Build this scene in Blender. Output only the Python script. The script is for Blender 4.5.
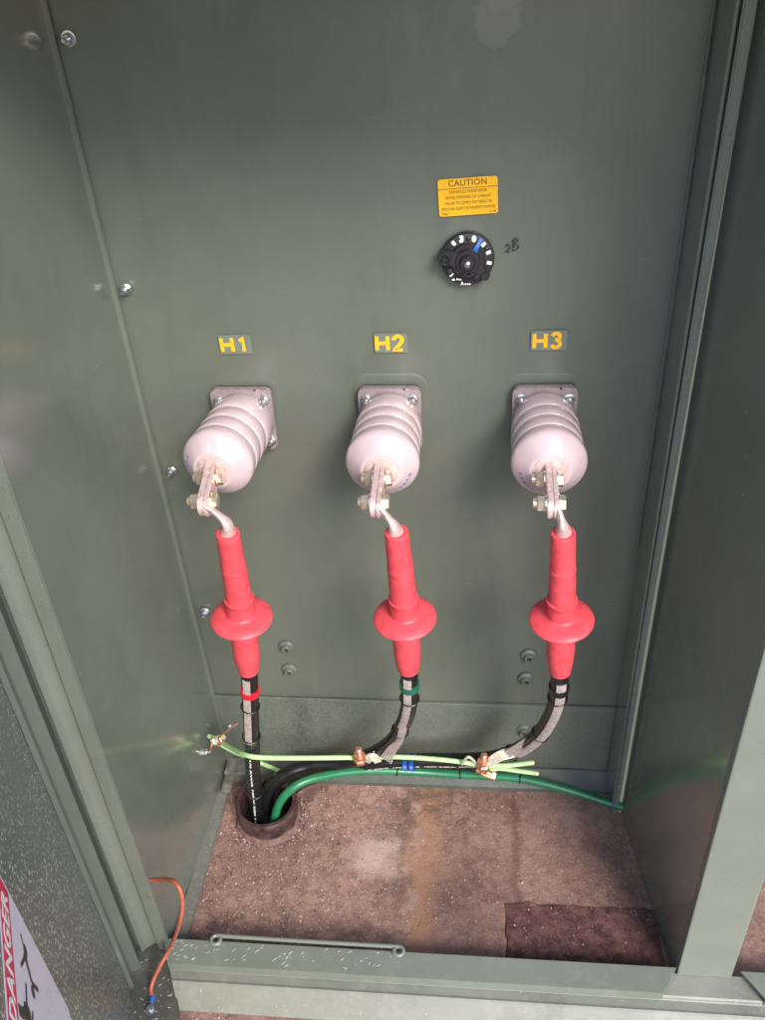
import bpy, bmesh, math, random
import mathutils
from mathutils import Vector as V, Matrix, noise
random.seed(7)
C = bpy.context.scene.collection
R = math.radians
PI = math.pi
for o in list(bpy.data.objects): bpy.data.objects.remove(o)

# ------------------------------------------------------------------ camera
W, H, FPX = 765.0, 1020.0, 873.64
PITCH, YAW, ROLL = R(34.492), R(6.942), R(-3.5345)
CAM = V((.56638, -1.28581, 1.61038))
fwd = V((-math.sin(YAW)*math.cos(PITCH), math.cos(YAW)*math.cos(PITCH), -math.sin(PITCH)))
rt = V((math.cos(YAW), math.sin(YAW), 0)); up = rt.cross(fwd)
RR = rt*math.cos(ROLL) + up*math.sin(ROLL); UU = -rt*math.sin(ROLL) + up*math.cos(ROLL)
def ray(px, py): return RR*((px-W/2)/FPX) - UU*((py-H/2)/FPX) + fwd
def aty(px, py, y):                      # the point of the plane y = const seen at a pixel (used to measure the cabinet)
    d = ray(px, py); return CAM + d*((y-CAM.y)/d.y)
def atz(px, py, z):
    d = ray(px, py); return CAM + d*((z-CAM.z)/d.z)
cd = bpy.data.cameras.new('camera'); cam = bpy.data.objects.new('camera', cd); C.objects.link(cam)
cd.sensor_fit = 'HORIZONTAL'; cd.sensor_width = 36; cd.lens = 36*FPX/W; cd.clip_start = .02; cd.clip_end = 500
m3 = Matrix((RR, UU, -fwd)).transposed()
cam.matrix_world = Matrix.Translation(CAM) @ m3.to_4x4()
bpy.context.scene.camera = cam

# ------------------------------------------------------------------ materials
class NT:
    def __init__(s, name):
        s.m = bpy.data.materials.new(name); s.m.use_nodes = True
        s.t = s.m.node_tree; s.b = s.t.nodes['Principled BSDF']
        s.co = s.t.nodes.new('ShaderNodeTexCoord')
    def n(s, typ, **k):
        x = s.t.nodes.new(typ)
        for a, v in k.items():
            if a.startswith('_'): setattr(x, a[1:], v)
            else:
                x.inputs[a.replace('__', ' ')].default_value = v
        return x
    def l(s, a, b): s.t.links.new(a, b)
    def noise(s, scale, detail=3, rough=.55, vec=None, mapscale=None):
        x = s.n('ShaderNodeTexNoise', Scale=scale, Detail=detail, Roughness=rough)
        src = vec or s.co.outputs['Object']
        if mapscale:
            mp = s.n('ShaderNodeMapping'); mp.inputs['Scale'].default_value = mapscale
            s.l(src, mp.inputs['Vector']); src = mp.outputs['Vector']
        s.l(src, x.inputs['Vector']); return x.outputs['Fac']
    def ramp(s, fac, p0, p1, c0=(0,0,0,1), c1=(1,1,1,1)):
        r = s.n('ShaderNodeValToRGB'); e = r.color_ramp.elements
        e[0].position = p0; e[0].color = c0; e[1].position = p1; e[1].color = c1
        s.l(fac, r.inputs['Fac']); return r.outputs['Color']
    def mix(s, fac, a, b):
        x = s.t.nodes.new('ShaderNodeMix'); x.data_type = 'RGBA'
        if isinstance(fac, (int, float)): x.inputs[0].default_value = fac
        else: s.l(fac, x.inputs[0])
        for i, c in ((6, a), (7, b)):
            if isinstance(c, tuple): x.inputs[i].default_value = (*c[:3], 1)
            else: s.l(c, x.inputs[i])
        return x.outputs[2]
    def math(s, op, a, b=0.0, clamp=False):
        x = s.t.nodes.new('ShaderNodeMath'); x.operation = op; x.use_clamp = clamp
        for i, c in ((0, a), (1, b)):
            if isinstance(c, (int, float)): x.inputs[i].default_value = c
            else: s.l(c, x.inputs[i])
        return x.outputs[0]
    def col(s, c):
        if isinstance(c, tuple): s.b.inputs['Base Color'].default_value = (*c[:3], 1)
        else: s.l(c, s.b.inputs['Base Color'])
    def rough(s, c):
        if isinstance(c, (int, float)): s.b.inputs['Roughness'].default_value = c
        else: s.l(c, s.b.inputs['Roughness'])
    def bump(s, h, strength, dist=.001):
        x = s.n('ShaderNodeBump', Strength=strength, Distance=dist)
        s.l(h, x.inputs['Height']); s.l(x.outputs[0], s.b.inputs['Normal'])

def simple(name, col, rough=.5, metal=0, var=.12, vscale=60, bump=0, bscale=300, coat=0, rvar=.08, spec=.5):
    m = NT(name); n1 = m.noise(vscale, 4, .6)
    dk = tuple(c*(1-var*1.6) for c in col); lt = tuple(min(1, c*(1+var*1.6)) for c in col)
    m.col(m.mix(m.ramp(n1, .3, .7), dk, lt))
    m.rough(m.math('ADD', m.math('MULTIPLY', m.math('SUBTRACT', m.noise(vscale*.4, 3), .5), rvar*4), rough, True))
    m.b.inputs['Metallic'].default_value = metal
    m.b.inputs['Coat Weight'].default_value = coat
    m.b.inputs['Specular IOR Level'].default_value = spec
    if bump: m.bump(m.noise(bscale, 3), bump)
    return m.m

G = (.118, .133, .107)
def paint(name, col=G, rough=.3, dust=.0, bumps=.06, speck=0.0, stain=.0, drips=0, chips=.6, bscale=420, scuff=0, blobs=(), coat=.0, grain=0):
    """semi-gloss olive enamel with orange peel, faint mottling, chips and dust"""
    m = NT(name)
    big = m.noise(2.2, 4, .6); mid = m.noise(14, 5, .65)
    a = m.mix(m.ramp(big, .3, .7), tuple(c*.9 for c in col), tuple(c*1.1 for c in col))
    a = m.mix(m.math('MULTIPLY', m.ramp(mid, .45, .75), .22), a, tuple(c*1.35+.008 for c in col))
    if stain:
        st = m.ramp(m.noise(5, 6, .7, mapscale=(1.6, 1.6, .35)), .52, .72)
        a = m.mix(m.math('MULTIPLY', st, stain), a, tuple(c*.55 for c in col))
    if drips:
        dr = m.ramp(m.noise(9, 3, .6, mapscale=(4, 4, .12)), .6, .7)
        a = m.mix(m.math('MULTIPLY', dr, .10*drips), a, tuple(c*.6 for c in col))
    if scuff:
        sc1 = m.ramp(m.noise(22, 5, .8, mapscale=(.35, 1, 5.5)), .655, .67); sc2 = m.ramp(m.noise(5, 3, .6), .55, .62)
        a = m.mix(m.math('MULTIPLY', m.math('MULTIPLY', sc1, sc2), scuff), a, (.34, .35, .32))
    for (bx_, bz_, br_, ba_, bc_) in blobs:
        sp = m.n('ShaderNodeSeparateXYZ'); m.l(m.co.outputs['Object'], sp.inputs[0])
        q1 = m.math('SUBTRACT', sp.outputs[0], bx_); q2 = m.math('SUBTRACT', sp.outputs[2], bz_)
        d_ = m.math('ADD', m.math('SQRT', m.math('ADD', m.math('MULTIPLY', q1, q1), m.math('MULTIPLY', q2, q2))), m.math('MULTIPLY', m.math('SUBTRACT', m.noise(18, 5, .7), .5), .05))
        a = m.mix(m.math('MULTIPLY', m.ramp(d_, br_, br_*1.25, (1,1,1,1), (0,0,0,1)), ba_), a, bc_)
    if dust:
        du = m.ramp(m.noise(30, 8, .75), .5, .72)
        a = m.mix(m.math('MULTIPLY', du, dust), a, (.33, .32, .29))
    if chips:
        v = m.n('ShaderNodeTexVoronoi', Scale=38.0, Randomness=1.0); m.l(m.co.outputs['Object'], v.inputs['Vector'])
        keep = m.ramp(m.noise(7, 4, .7), .6, .68)
        ch = m.math('MULTIPLY', m.ramp(v.outputs['Distance'], .045, .06, (1,1,1,1), (0,0,0,1)), keep)
        a = m.mix(m.math('MULTIPLY', ch, chips), a, (.55, .56, .52))
    if speck:
        tot = None
        for sc_, th, sx in ((120, .27, 1.0), (190, .27, .8), (80, .20, 1.2)):
            v = m.n('ShaderNodeTexVoronoi', Scale=float(sc_), Randomness=1.0)
            mp = m.n('ShaderNodeMapping'); mp.inputs['Scale'].default_value = (1, 1, .8)
            m.l(m.co.outputs['Object'], mp.inputs['Vector']); m.l(mp.outputs[0], v.inputs['Vector'])
            s_ = m.ramp(v.outputs['Distance'], th-.1, th, (1,1,1,1), (0,0,0,1))
            s_ = m.math('MULTIPLY', s_, m.ramp(m.noise(sc_*.22, 2), .38, .44))
            tot = s_ if tot is None else m.math('MAXIMUM', tot, s_)
        tot = m.math('MULTIPLY', tot, m.ramp(m.noise(3, 4, .6), .3, .5))
        a = m.mix(m.math('MULTIPLY', tot, speck), a, (.88, .90, .82))
        m.rough(.35)
    m.b.inputs['Coat Weight'].default_value = coat; m.b.inputs['Coat Roughness'].default_value = .14
    if grain:
        a = m.mix(m.math('MULTIPLY', m.ramp(m.noise(330, 3, .7), .5, .62), grain), a, tuple(c*1.9+.03 for c in col))
    m.col(a)
    if not speck:
        m.rough(m.math('ADD', m.math('MULTIPLY', m.math('SUBTRACT', m.noise(6, 5, .7), .5), .3), rough, True))
    m.bump(m.math('ADD', m.noise(bscale, 2), m.math('ADD', m.math('MULTIPLY', m.noise(9, 3), 2.2), m.math('MULTIPLY', m.noise(2.6, 2), 14))), bumps, .002)
    return m.m

M = {}
M['paint'] = paint('green_enamel', rough=.34, coat=.35, bumps=.08, stain=.3, drips=1, scuff=.35, blobs=((.598, 1.487, .028, .28, (.3, .28, .33)), (.606, 1.52, .02, .28, (.3, .28, .33)), (.555, 1.213, .022, .18, (.25, .26, .23))))
M['paint_side'] = paint('green_enamel_side', tuple(c*1.15 for c in G), rough=.22, coat=.8, stain=.2, bumps=.03, scuff=.4)
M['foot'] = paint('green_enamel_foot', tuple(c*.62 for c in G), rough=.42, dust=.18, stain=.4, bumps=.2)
M['sill_face'] = paint('sill_face_dusty', (.24, .245, .20), rough=.45, dust=.75, stain=.55, bumps=.15)
M['paint_rough'] = paint('green_enamel_scuffed', rough=.42, dust=.12, stain=.8, drips=3, bumps=.25, grain=.4)
M['paint_frame_lit'] = paint('green_enamel_frame_lit', tuple(c*1.5 for c in G), rough=.3, coat=.4, dust=.08, chips=.9, bumps=.05)  # same enamel lightened: direct light on the frame strips put into the colour
M['paint_sill'] = paint('green_enamel_dusty', tuple(c*1.5 for c in G), rough=.36, dust=.3, chips=1, bumps=.08)
M['paint_dirty'] = paint('green_enamel_grimy', (.15, .15, .13), rough=.55, dust=.4, stain=.6, bumps=.3)
M['paint_door'] = paint('green_enamel_spattered', tuple(c*1.0 for c in G), coat=.4, speck=.9, stain=.35, bumps=.1)
M['sealant'] = simple('sealant', (.13, .15, .125), .35, var=.1)
M['epoxy'] = simple('bushing_epoxy', (.57, .445, .47), .13, var=.04, vscale=30, coat=.8, rvar=.03)
M['cast'] = simple('cast_aluminium', (.33, .27, .285), .4, metal=.3, var=.12, vscale=120, bump=.2, bscale=500)
M['tin'] = simple('tinned_metal', (.66, .50, .48), .4, metal=.3, var=.15, vscale=140, bump=.15, bscale=700)
M['gold'] = simple('bronze_plate', (.62, .42, .26), .3, metal=.9, var=.18, vscale=120)
M['zinc'] = simple('zinc_bolt', (.9, .74, .58), .2, metal=.8, var=.1, vscale=90)
M['steel'] = simple('steel', (.55, .55, .56), .25, metal=.95, var=.1)
M['red'] = simple('red_polymer', (.72, .075, .095), .42, var=.12, vscale=60, bump=.5, bscale=70, rvar=.14)
M['redtape'] = simple('red_tape', (.75, .015, .03), .25, var=.05)
M['greentape'] = simple('green_tape', (.015, .13, .085), .3, var=.08)
M['blacktape'] = simple('black_tape', (.012, .012, .013), .3, var=.08)
M['bluetape'] = simple('blue_tape', (.02, .12, .5), .35, var=.08)
M['jacket'] = simple('black_jacket', (.012, .012, .013), .28, var=.2, vscale=80, bump=.1, bscale=200)
M['neutral'] = simple('tinned_neutral_wire', (.56, .49, .47), .42, metal=.3, var=.16, vscale=150)
M['limewire'] = simple('pale_green_insulation', (.44, .70, .32), .4, var=.06, vscale=60)
M['greenwire'] = simple('dark_green_insulation', (.02, .17, .075), .3, var=.1, vscale=30)
M['copper'] = simple('copper', (.75, .34, .22), .35, metal=.75, var=.2, vscale=160, bump=.2, bscale=500)
M['palewire'] = simple('tinned_wire_end', (.62, .60, .50), .4, metal=.3, var=.12, vscale=200)
M['orange'] = simple('orange_insulation', (.42, .11, .065), .4, var=.08)
M['black'] = simple('black_plastic', (.022, .02, .024), .38, var=.15, vscale=100, bump=.1)
M['gasket'] = simple('gasket', (.01, .01, .01), .6)  # also the black that stands in for shade in bore and boss holes
M['white'] = simple('white_ink', (.85, .85, .83), .5, var=.02)
M['stick_y'] = simple('yellow_sticker', (.88, .47, .012), .3, var=.03, vscale=20)
M['ink'] = simple('black_ink', (.03, .025, .02), .4)
M['inkbrown'] = simple('brown_ink', (.16, .075, .01), .4)
M['inkblue'] = simple('blue_ink', (.12, .15, .42), .4)
M['clear'] = simple('clear_film', (.17, .19, .16), .2, var=.05)
M['danger_red'] = simple('danger_red', (.78, .01, .07), .35, var=.03)
M['danger_white'] = simple('danger_white', (.83, .76, .82), .3, var=.02)
M['conduit'] = simple('conduit_plastic', (.06, .033, .032), .38, var=.5, vscale=40, bump=.3, bscale=120)
M['mortar'] = simple('mortar', (.17, .10, .085), .85, var=.25, vscale=90, bump=.7, bscale=250)
M['grime'] = paint('grimy_steel', (.085, .085, .07), rough=.5, dust=.3, stain=.5, bumps=.4)
M['rustblk'] = simple('grimy_block', (.17, .165, .14), .7, var=.35, vscale=50, bump=.4)
M['crumb'] = simple('concrete_crumb', (.58, .43, .38), .8, var=.3, vscale=300)
M['paintfleck'] = simple('pale_fleck', (.72, .72, .66), .7, var=.1)
M['chip_dark'] = simple('dark_chip', (.09, .04, .035), .8, var=.3)

def pad_mat():
    m = NT('stained_concrete'); co = m.co.outputs['Object']
    a = m.mix(m.ramp(m.noise(4, 7, .7), .3, .72), (.225, .125, .098), (.54, .33, .265))
    a = m.mix(m.math('MULTIPLY', m.ramp(m.noise(45, 6, .75), .42, .62), .55), a, (.10, .052, .045))
    a = m.mix(m.math('MULTIPLY', m.ramp(m.noise(160, 4, .7), .55, .68), .6), a, (.60, .42, .37))
    sep = m.n('ShaderNodeSeparateXYZ'); m.l(co, sep.inputs[0])
    wob = m.math('MULTIPLY', m.math('SUBTRACT', m.noise(11, 6, .7), .5), .20)
    # long pale seam of old mortar running front to back
    dx = m.math('ABSOLUTE', m.math('ADD', m.math('SUBTRACT', sep.outputs[0], .455), wob))
    seam = m.math('MULTIPLY', m.ramp(dx, .006, .022, (1,1,1,1), (0,0,0,1)), m.ramp(m.noise(24, 4, .7), .42, .6))
    a = m.mix(m.math('MULTIPLY', seam, .75), a, (.55, .40, .35))
    # tan stain beside it
    dx2 = m.math('ABSOLUTE', m.math('ADD', m.math('SUBTRACT', sep.outputs[0], .485), wob))
    tan = m.ramp(dx2, .005, .05, (1,1,1,1), (0,0,0,1))
    a = m.mix(m.math('MULTIPLY', tan, .7), a, (.46, .24, .13))
    vo = m.n('ShaderNodeTexVoronoi', Scale=4.2); vo.feature = 'DISTANCE_TO_EDGE'
    vm = m.n('ShaderNodeVectorMath'); vm.operation = 'ADD'; nz = m.n('ShaderNodeTexNoise', Scale=7.0, Detail=6.0, Roughness=.7); m.l(co, nz.inputs['Vector'])
    vs2 = m.n('ShaderNodeVectorMath'); vs2.operation = 'SCALE'; vs2.inputs['Scale'].default_value = .22; m.l(nz.outputs['Color'], vs2.inputs[0])
    m.l(co, vm.inputs[0]); m.l(vs2.outputs[0], vm.inputs[1]); m.l(vm.outputs[0], vo.inputs['Vector'])
    crk = m.math('MULTIPLY', m.ramp(vo.outputs['Distance'], .003, .012, (1,1,1,1), (0,0,0,1)), m.ramp(m.noise(3, 3), .45, .55))
    a = m.mix(m.math('MULTIPLY', crk, .6), a, (.06, .03, .027))
    pale = m.ramp(m.noise(13, 8, .8), .57, .64)
    a = m.mix(m.math('MULTIPLY', pale, .5), a, (.46, .33, .29))
    damp = m.ramp(m.noise(6.5, 7, .75), .53, .62)
    a = m.mix(m.math('MULTIPLY', damp, .62), a, (.11, .06, .052))
    # worn pale patch and damp dark area
    def blob(cx, cy, r0, r1, amt, colr, src):
        vx = m.math('SUBTRACT', sep.outputs[0], cx); vy = m.math('SUBTRACT', sep.outputs[1], cy)
        d = m.math('SQRT', m.math('ADD', m.math('MULTIPLY', vx, vx), m.math('MULTIPLY', vy, vy)))
        d = m.math('ADD', d, wob)
        return m.mix(m.math('MULTIPLY', m.ramp(d, r0, r1, (1,1,1,1), (0,0,0,1)), amt), src, colr)
    a = blob(.375, -.205, .01, .07, .8, (.62, .45, .39), a)
    a = blob(.56, -.33, .05, .16, .5, (.10, .055, .05), a)
    a = blob(.72, -.17, .03, .2, .35, (.24, .13, .11), a)
    a = blob(.13, -.2, .06, .12, .3, (.10, .06, .055), a)
    rd = m.math('ABSOLUTE', m.math('ADD', m.math('SUBTRACT', sep.outputs[0], .665), m.math('MULTIPLY', wob, .25)))
    a = m.mix(m.math('MULTIPLY', m.ramp(rd, .002, .012, (1,1,1,1), (0,0,0,1)), .5), a, (.13, .035, .03))
    m.col(a); m.rough(m.math('ADD', m.math('MULTIPLY', m.noise(8, 5, .7), .5), .38))
    m.bump(m.math('ADD', m.noise(60, 8, .8), m.math('MULTIPLY', m.noise(320, 4, .7), .9)), .9, .003)
    return m.m
M['pad'] = pad_mat()
m = NT('maroon_patch')
a = m.mix(m.ramp(m.noise(38, 8, .85), .4, .6), (.075, .03, .03), (.27, .125, .115))
a = m.mix(m.math('MULTIPLY', m.ramp(m.noise(220, 3, .7), .58, .68), .5), a, (.38, .2, .18))
m.col(a); m.rough(.7); m.bump(m.noise(120, 8, .85), 1.0, .008); M['patch'] = m.m
m = NT('gravel')
v = m.n('ShaderNodeTexVoronoi', Scale=28.0); m.l(m.co.outputs['Object'], v.inputs['Vector'])
m.col(m.mix(m.ramp(m.noise(3, 6), .3, .7), (.16, .15, .13), (.3, .28, .25))); m.rough(.9)
m.bump(v.outputs['Distance'], .8, .02); M['ground'] = m.m

# ------------------------------------------------------------------ mesh helpers
def tag(o, label=None, cat=None, group=None, kind=None):
    if label: o['label'] = label
    if cat: o['category'] = cat
    if group: o['group'] = group
    if kind: o['kind'] = kind
    return o
def obj(name, bm, mat, parent=None, smooth=False, auto=40):
    me = bpy.data.meshes.new(name); bmesh.ops.recalc_face_normals(bm, faces=bm.faces); bm.to_mesh(me); bm.free()
    mats = mat if isinstance(mat, (list, tuple)) else [mat]
    for k in mats: me.materials.append(M[k])
    if smooth:
        for p in me.polygons: p.use_smooth = True
        try: me.set_sharp_from_angle(angle=R(auto))
        except Exception: pass
    o = bpy.data.objects.new(name, me); C.objects.link(o)
    if parent: o.parent = parent; o.matrix_parent_inverse = Matrix.Identity(4); o.location = -par_loc(parent)
    return o
def par_loc(p):
    l = V(p.location)
    while p.parent: p = p.parent; l = l + V(p.location)
    return l
def empty(name, loc, label, cat, group=None):
    o = bpy.data.objects.new(name, None); o.empty_display_size = .05; C.objects.link(o); o.location = loc
    return tag(o, label, cat, group)
def NB(): return bmesh.new()
def box(bm, x0, x1, y0, y1, z0, z1, bev=0, mi=0):
    r = bmesh.ops.create_cube(bm, size=1); vs = r['verts']
    for v in vs: v.co = V(((x0+x1)/2+v.co.x*(x1-x0), (y0+y1)/2+v.co.y*(y1-y0), (z0+z1)/2+v.co.z*(z1-z0)))
    fs = {f for v in vs for f in v.link_faces}
    for f in fs: f.material_index = mi
    if bev:
        es = {e for v in vs for e in v.link_edges}
        bmesh.ops.bevel(bm, geom=list(es), offset=bev, segments=2, affect='EDGES', profile=.6)
def prism(bm, poly, d, mi=0):
    """polygon (list of V) extruded by vector d"""
    a = [bm.verts.new(p) for p in poly]; b = [bm.verts.new(V(p)+V(d)) for p in poly]; n = len(poly)
    fs = [bm.faces.new(a), bm.faces.new(b[::-1])]
    for i in range(n): fs.append(bm.faces.new((a[i], b[i], b[(i+1) % n], a[(i+1) % n])))
    for f in fs: f.material_index = mi
    return fs
def profile_x(bm, prof, x0, x1, shift=None):
    """open profile (y,z) list closed by thickness, swept along x"""
    prism(bm, [V((x0, y, z)) for y, z in prof], (x1-x0, 0, 0))
def frame(t):
    t = t.normalized(); a = V((0, 0, 1)) if abs(t.z) < .9 else V((0, 1, 0))
    u = a.cross(t).normalized(); return u, t.cross(u).normalized()
def spline(pts, n=8):
    pts = [V(p) for p in pts]
    if len(pts) < 3: return pts
    P = [pts[0]*2-pts[1]] + pts + [pts[-1]*2-pts[-2]]; out = []
    for i in range(1, len(P)-2):
        a, b, c, d = P[i-1:i+3]
        for k in range(n):
            t = k/n
            out.append(.5*((2*b)+(c-a)*t+(2*a-5*b+4*c-d)*t*t+(3*b-a-3*c+d)*t**3))
    out.append(pts[-1]); return out
def tube(bm, pts, r, seg=12, cap=True, mi=0, flat=None):
    """r: number or list; flat=(vector, factor) squashes the section along a vector"""
    n = len(pts); rs = r if isinstance(r, (list, tuple)) else [r]*n
    T = [(pts[min(i+1, n-1)]-pts[max(i-1, 0)]).normalized() for i in range(n)]
    u, w = frame(T[0]); rings = []
    for i in range(n):
        if i:
            q = T[i-1].rotation_difference(T[i]); u = q @ u; u = (u - T[i]*u.dot(T[i])).normalized(); w = T[i].cross(u)
        ring = []
        for k in range(seg):
            a = 2*PI*k/seg; off = (u*math.cos(a)+w*math.sin(a))*rs[i]
            if flat: off = off - flat[0]*(off.dot(flat[0]))*(1-flat[1])
            ring.append(bm.verts.new(pts[i]+off))
        rings.append(ring)
    for i in range(n-1):
        for k in range(seg):
            f = bm.faces.new((rings[i][k], rings[i][(k+1) % seg], rings[i+1][(k+1) % seg], rings[i+1][k])); f.material_index = mi
    if cap:
        for f in (bm.faces.new(rings[0][::-1]), bm.faces.new(rings[-1])): f.material_index = mi
def lathe(bm, o, ax, prof, seg=48, mi=0, cap=True):
    """prof: list of (distance along ax, radius)"""
    o, ax = V(o), V(ax).normalized(); u, w = frame(ax); rings = []
    for d, r in prof:
        rings.append([bm.verts.new(o+ax*d+(u*math.cos(2*PI*k/seg)+w*math.sin(2*PI*k/seg))*max(r, 1e-5)) for k in range(seg)])
    for i in range(len(rings)-1):
        for k in range(seg):
            f = bm.faces.new((rings[i][k], rings[i][(k+1) % seg], rings[i+1][(k+1) % seg], rings[i+1][k])); f.material_index = mi
    if cap:
        for f in (bm.faces.new(rings[0][::-1]), bm.faces.new(rings[-1])): f.material_index = mi
def hexa(bm, o, ax, r, h, rot=0, mi=0, seg=6):
    o, ax = V(o), V(ax).normalized(); u, w = frame(ax)
    P = [[bm.verts.new(o+ax*d+(u*math.cos(2*PI*k/seg+rot)+w*math.sin(2*PI*k/seg+rot))*rr) for k in range(seg)] for d, rr in ((0, r), (h*.85, r), (h, r*.86))]
    for i in range(2):
        for k in range(seg):
            f = bm.faces.new((P[i][k], P[i][(k+1) % seg], P[i+1][(k+1) % seg], P[i+1][k])); f.material_index = mi
    for f in (bm.faces.new(P[0][::-1]), bm.faces.new(P[2])): f.material_index = mi
def torus(bm, c, ax, r, rr, seg=24, mi=0, a0=0, a1=2*PI):
    u, w = frame(V(ax)); full = abs(a1-a0-2*PI) < 1e-6
    pts = [V(c)+(u*math.cos(a0+(a1-a0)*k/seg)+w*math.sin(a0+(a1-a0)*k/seg))*r for k in range(seg+1)]
    tube(bm, pts, rr, 8, True, mi)
def text_bm(s, size, thick=.0004, bold=0, align='CENTER', spacing=1.0, shear=0):
    cu = bpy.data.curves.new('t', 'FONT'); cu.body = s; cu.size = size; cu.extrude = thick; cu.offset = bold
    cu.align_x = align; cu.align_y = 'CENTER'; cu.space_character = spacing; cu.resolution_u = 3; cu.shear = shear
    o = bpy.data.objects.new('t', cu); C.objects.link(o)
    dg = bpy.context.evaluated_depsgraph_get(); me = bpy.data.meshes.new_from_object(o.evaluated_get(dg))
    bm = NB(); bm.from_mesh(me); bpy.data.objects.remove(o); bpy.data.curves.remove(cu); bpy.data.meshes.remove(me)
    return bm
def put(bm, org, ex, ey):
    """map text-plane coordinates (x,y,z) on to origin + ex*x + ey*y + normal*z"""
    org, ex, ey = V(org), V(ex).normalized(), V(ey).normalized(); ez = ex.cross(ey).normalized()
    for v in bm.verts: v.co = org+ex*v.co.x+ey*v.co.y+ez*v.co.z
    return bm
def join(dst, src):
    me = bpy.data.meshes.new('j'); src.to_mesh(me); src.free(); dst.from_mesh(me); bpy.data.meshes.remove(me)
def rrect(cx, cy, w, h, r, seg=5):
    out = []
    for sx, sy, a0 in ((1, 1, 0), (-1, 1, 90), (-1, -1, 180), (1, -1, 270)):
        for k in range(seg+1):
            a = R(a0+90*k/seg); out.append((cx+sx*(w/2-r)+r*math.cos(a), cy+sy*(h/2-r)+r*math.sin(a)))
    return out
def copy_tree(o, parent=None):
    c = o.copy(); C.objects.link(c); c.parent = parent
    for ch in list(kids[o.name]) if o.name in kids else [x for x in bpy.data.objects if x.parent == o]: copy_tree(ch, c)
    return c
kids = {}

# ================================================================== SETTING
bm = NB(); s = 40
vs = [bm.verts.new(p) for p in ((-s, -s, -.16), (s, -s, -.16), (s, s, -.16), (-s, s, -.16))]; bm.faces.new(vs)
obj('ground', bm, 'ground')['kind'] = 'structure'
bm = NB()
xs = [-.45+i*.02 for i in range(118)]; ys = [-1.0+i*.02 for i in range(54)]
grid = [[bm.verts.new((x, y, noise.noise(V((x*9, y*9, 0)))*.0016+noise.noise(V((x*40, y*40, 3)))*.0006)) for y in ys] for x in xs]
for i in range(len(xs)-1):
    for j in range(len(ys)-1): bm.faces.new((grid[i][j], grid[i+1][j], grid[i+1][j+1], grid[i][j+1]))
box(bm, -.45, 1.89, -1.0, .06, -.158, -.004)
obj('concrete_pad', bm, 'pad', smooth=True)['kind'] = 'structure'
# patch of maroon repair mortar, its broken edge standing a little above the pad
x0, x1, y0, y1 = .632, .925, -.46, -.302
bm = NB(); nx, ny = 60, 32; g = []
for i in range(nx+1):
    col_ = []
    for j in range(ny+1):
        u_, v_ = i/nx, j/ny; x = x0+(x1-x0)*u_; y = y0+(y1-y0)*v_ - .012*max(0, u_-.1)*0
        edge = min(u_, 1-v_)
        x += .004*noise.noise(V((0, y*40, 1)))*(1-u_); y += .006*noise.noise(V((x*30, 0, 5)))*v_
        z = .0035+.0015*noise.noise(V((x*60, y*60, 0)))+.001*noise.noise(V((x*150, y*150, 9)))
        if edge < .02: z = -.002
        col_.append(bm.verts.new((x, y, z)))
    g.append(col_)
for i in range(nx):
    for j in range(ny): bm.faces.new((g[i][j], g[i+1][j], g[i+1][j+1], g[i][j+1]))
obj('repair_patch', bm, 'patch', smooth=True)['kind'] = 'structure'

def rock(bm, c, r, mi=0):
    q = mathutils.Euler((random.random()*6, random.random()*6, random.random()*6)).to_matrix()
    P = [V((1, 0, -.6)), V((-.5, .86, -.6)), V((-.5, -.86, -.6)), V((0.1, 0, 1)), V((.5, .5, .5))][:random.choice((4, 4, 5))]
    P = [c + q @ V((p.x*r*random.uniform(.6, 1.3), p.y*r*random.uniform(.6, 1.3), p.z*r*.7)) for p in P]
    vs_ = [bm.verts.new(p) for p in P]
    for f in ((0, 1, 2), (0, 1, 3), (1, 2, 3), (2, 0, 3)): bm.faces.new([vs_[k] for k in f]).material_index = mi
    if len(P) == 5:
        for f in ((0, 1, 4), (1, 3, 4), (3, 0, 4)): bm.faces.new([vs_[k] for k in f]).material_index = mi
bm = NB(); n = 0
while n < 3600:
    x = random.uniform(.03, 1.5); y = random.uniform(-.66, -.04)
    dens = .35+.65*max(0, 1-abs(x-.15)/.35)*(.35+.65*min(1, -y/.3))
    if .02 < y+.44 < 0: continue
    if -.55 < y < -.436: continue
    if x > .9: dens *= .35
    if random.random() > dens: continue
    if (x-.137)**2+(y+.13)**2 < .07**2: continue
    r = random.choice((.0007, .0009, .0011, .0011, .0014, .0018)) * random.uniform(.7, 1.2)
    if x < .42: r *= 1.35
    zz = .0045 if (x > .63 and x < .925 and y < -.302) else .001
    rock(bm, V((x, y, zz+r*.3)), r, 1 if random.random() < .18 else 0); n += 1
for px_, py_, r in ((522, 883, .0042), (517, 874, .0022), (446, 842, .002), (455, 839, .0018), (399, 884, .002), (604, 915, .0026), (330, 801, .003), (262, 915, .0024), (430, 905, .0016), (560, 858, .0016), (574, 857, .0018), (588, 859, .0014), (300, 822, .005), (303, 815, .0035), (298, 829, .003), (245, 842, .0028)):
    q = atz(px_, py_, 0); rock(bm, V((q.x, q.y, r*.4)), r, 1 if r > .0045 else 0)
for _ in range(160):
    a_ = random.uniform(-2.9, .7); rr = random.gauss(.079, .007); r = random.uniform(.0008, .0028); rock(bm, V((.137+rr*math.cos(a_), -.133+rr*math.sin(a_), r*.3)), r, random.choice((0, 1, 1)))
tag(obj('concrete_crumbs', bm, ['crumb', 'chip_dark']), 'pale crumbs of concrete scattered over the brown pad inside the cabinet', 'debris', kind='stuff')

# ================================================================== CABINET
cab = empty('transformer_cabinet', (0, 0, 0), 'olive green steel cabinet compartment standing on a brown concrete pad, its door swung open', 'cabinet')
YF = -.44                                  # plane of the front frame
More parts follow.
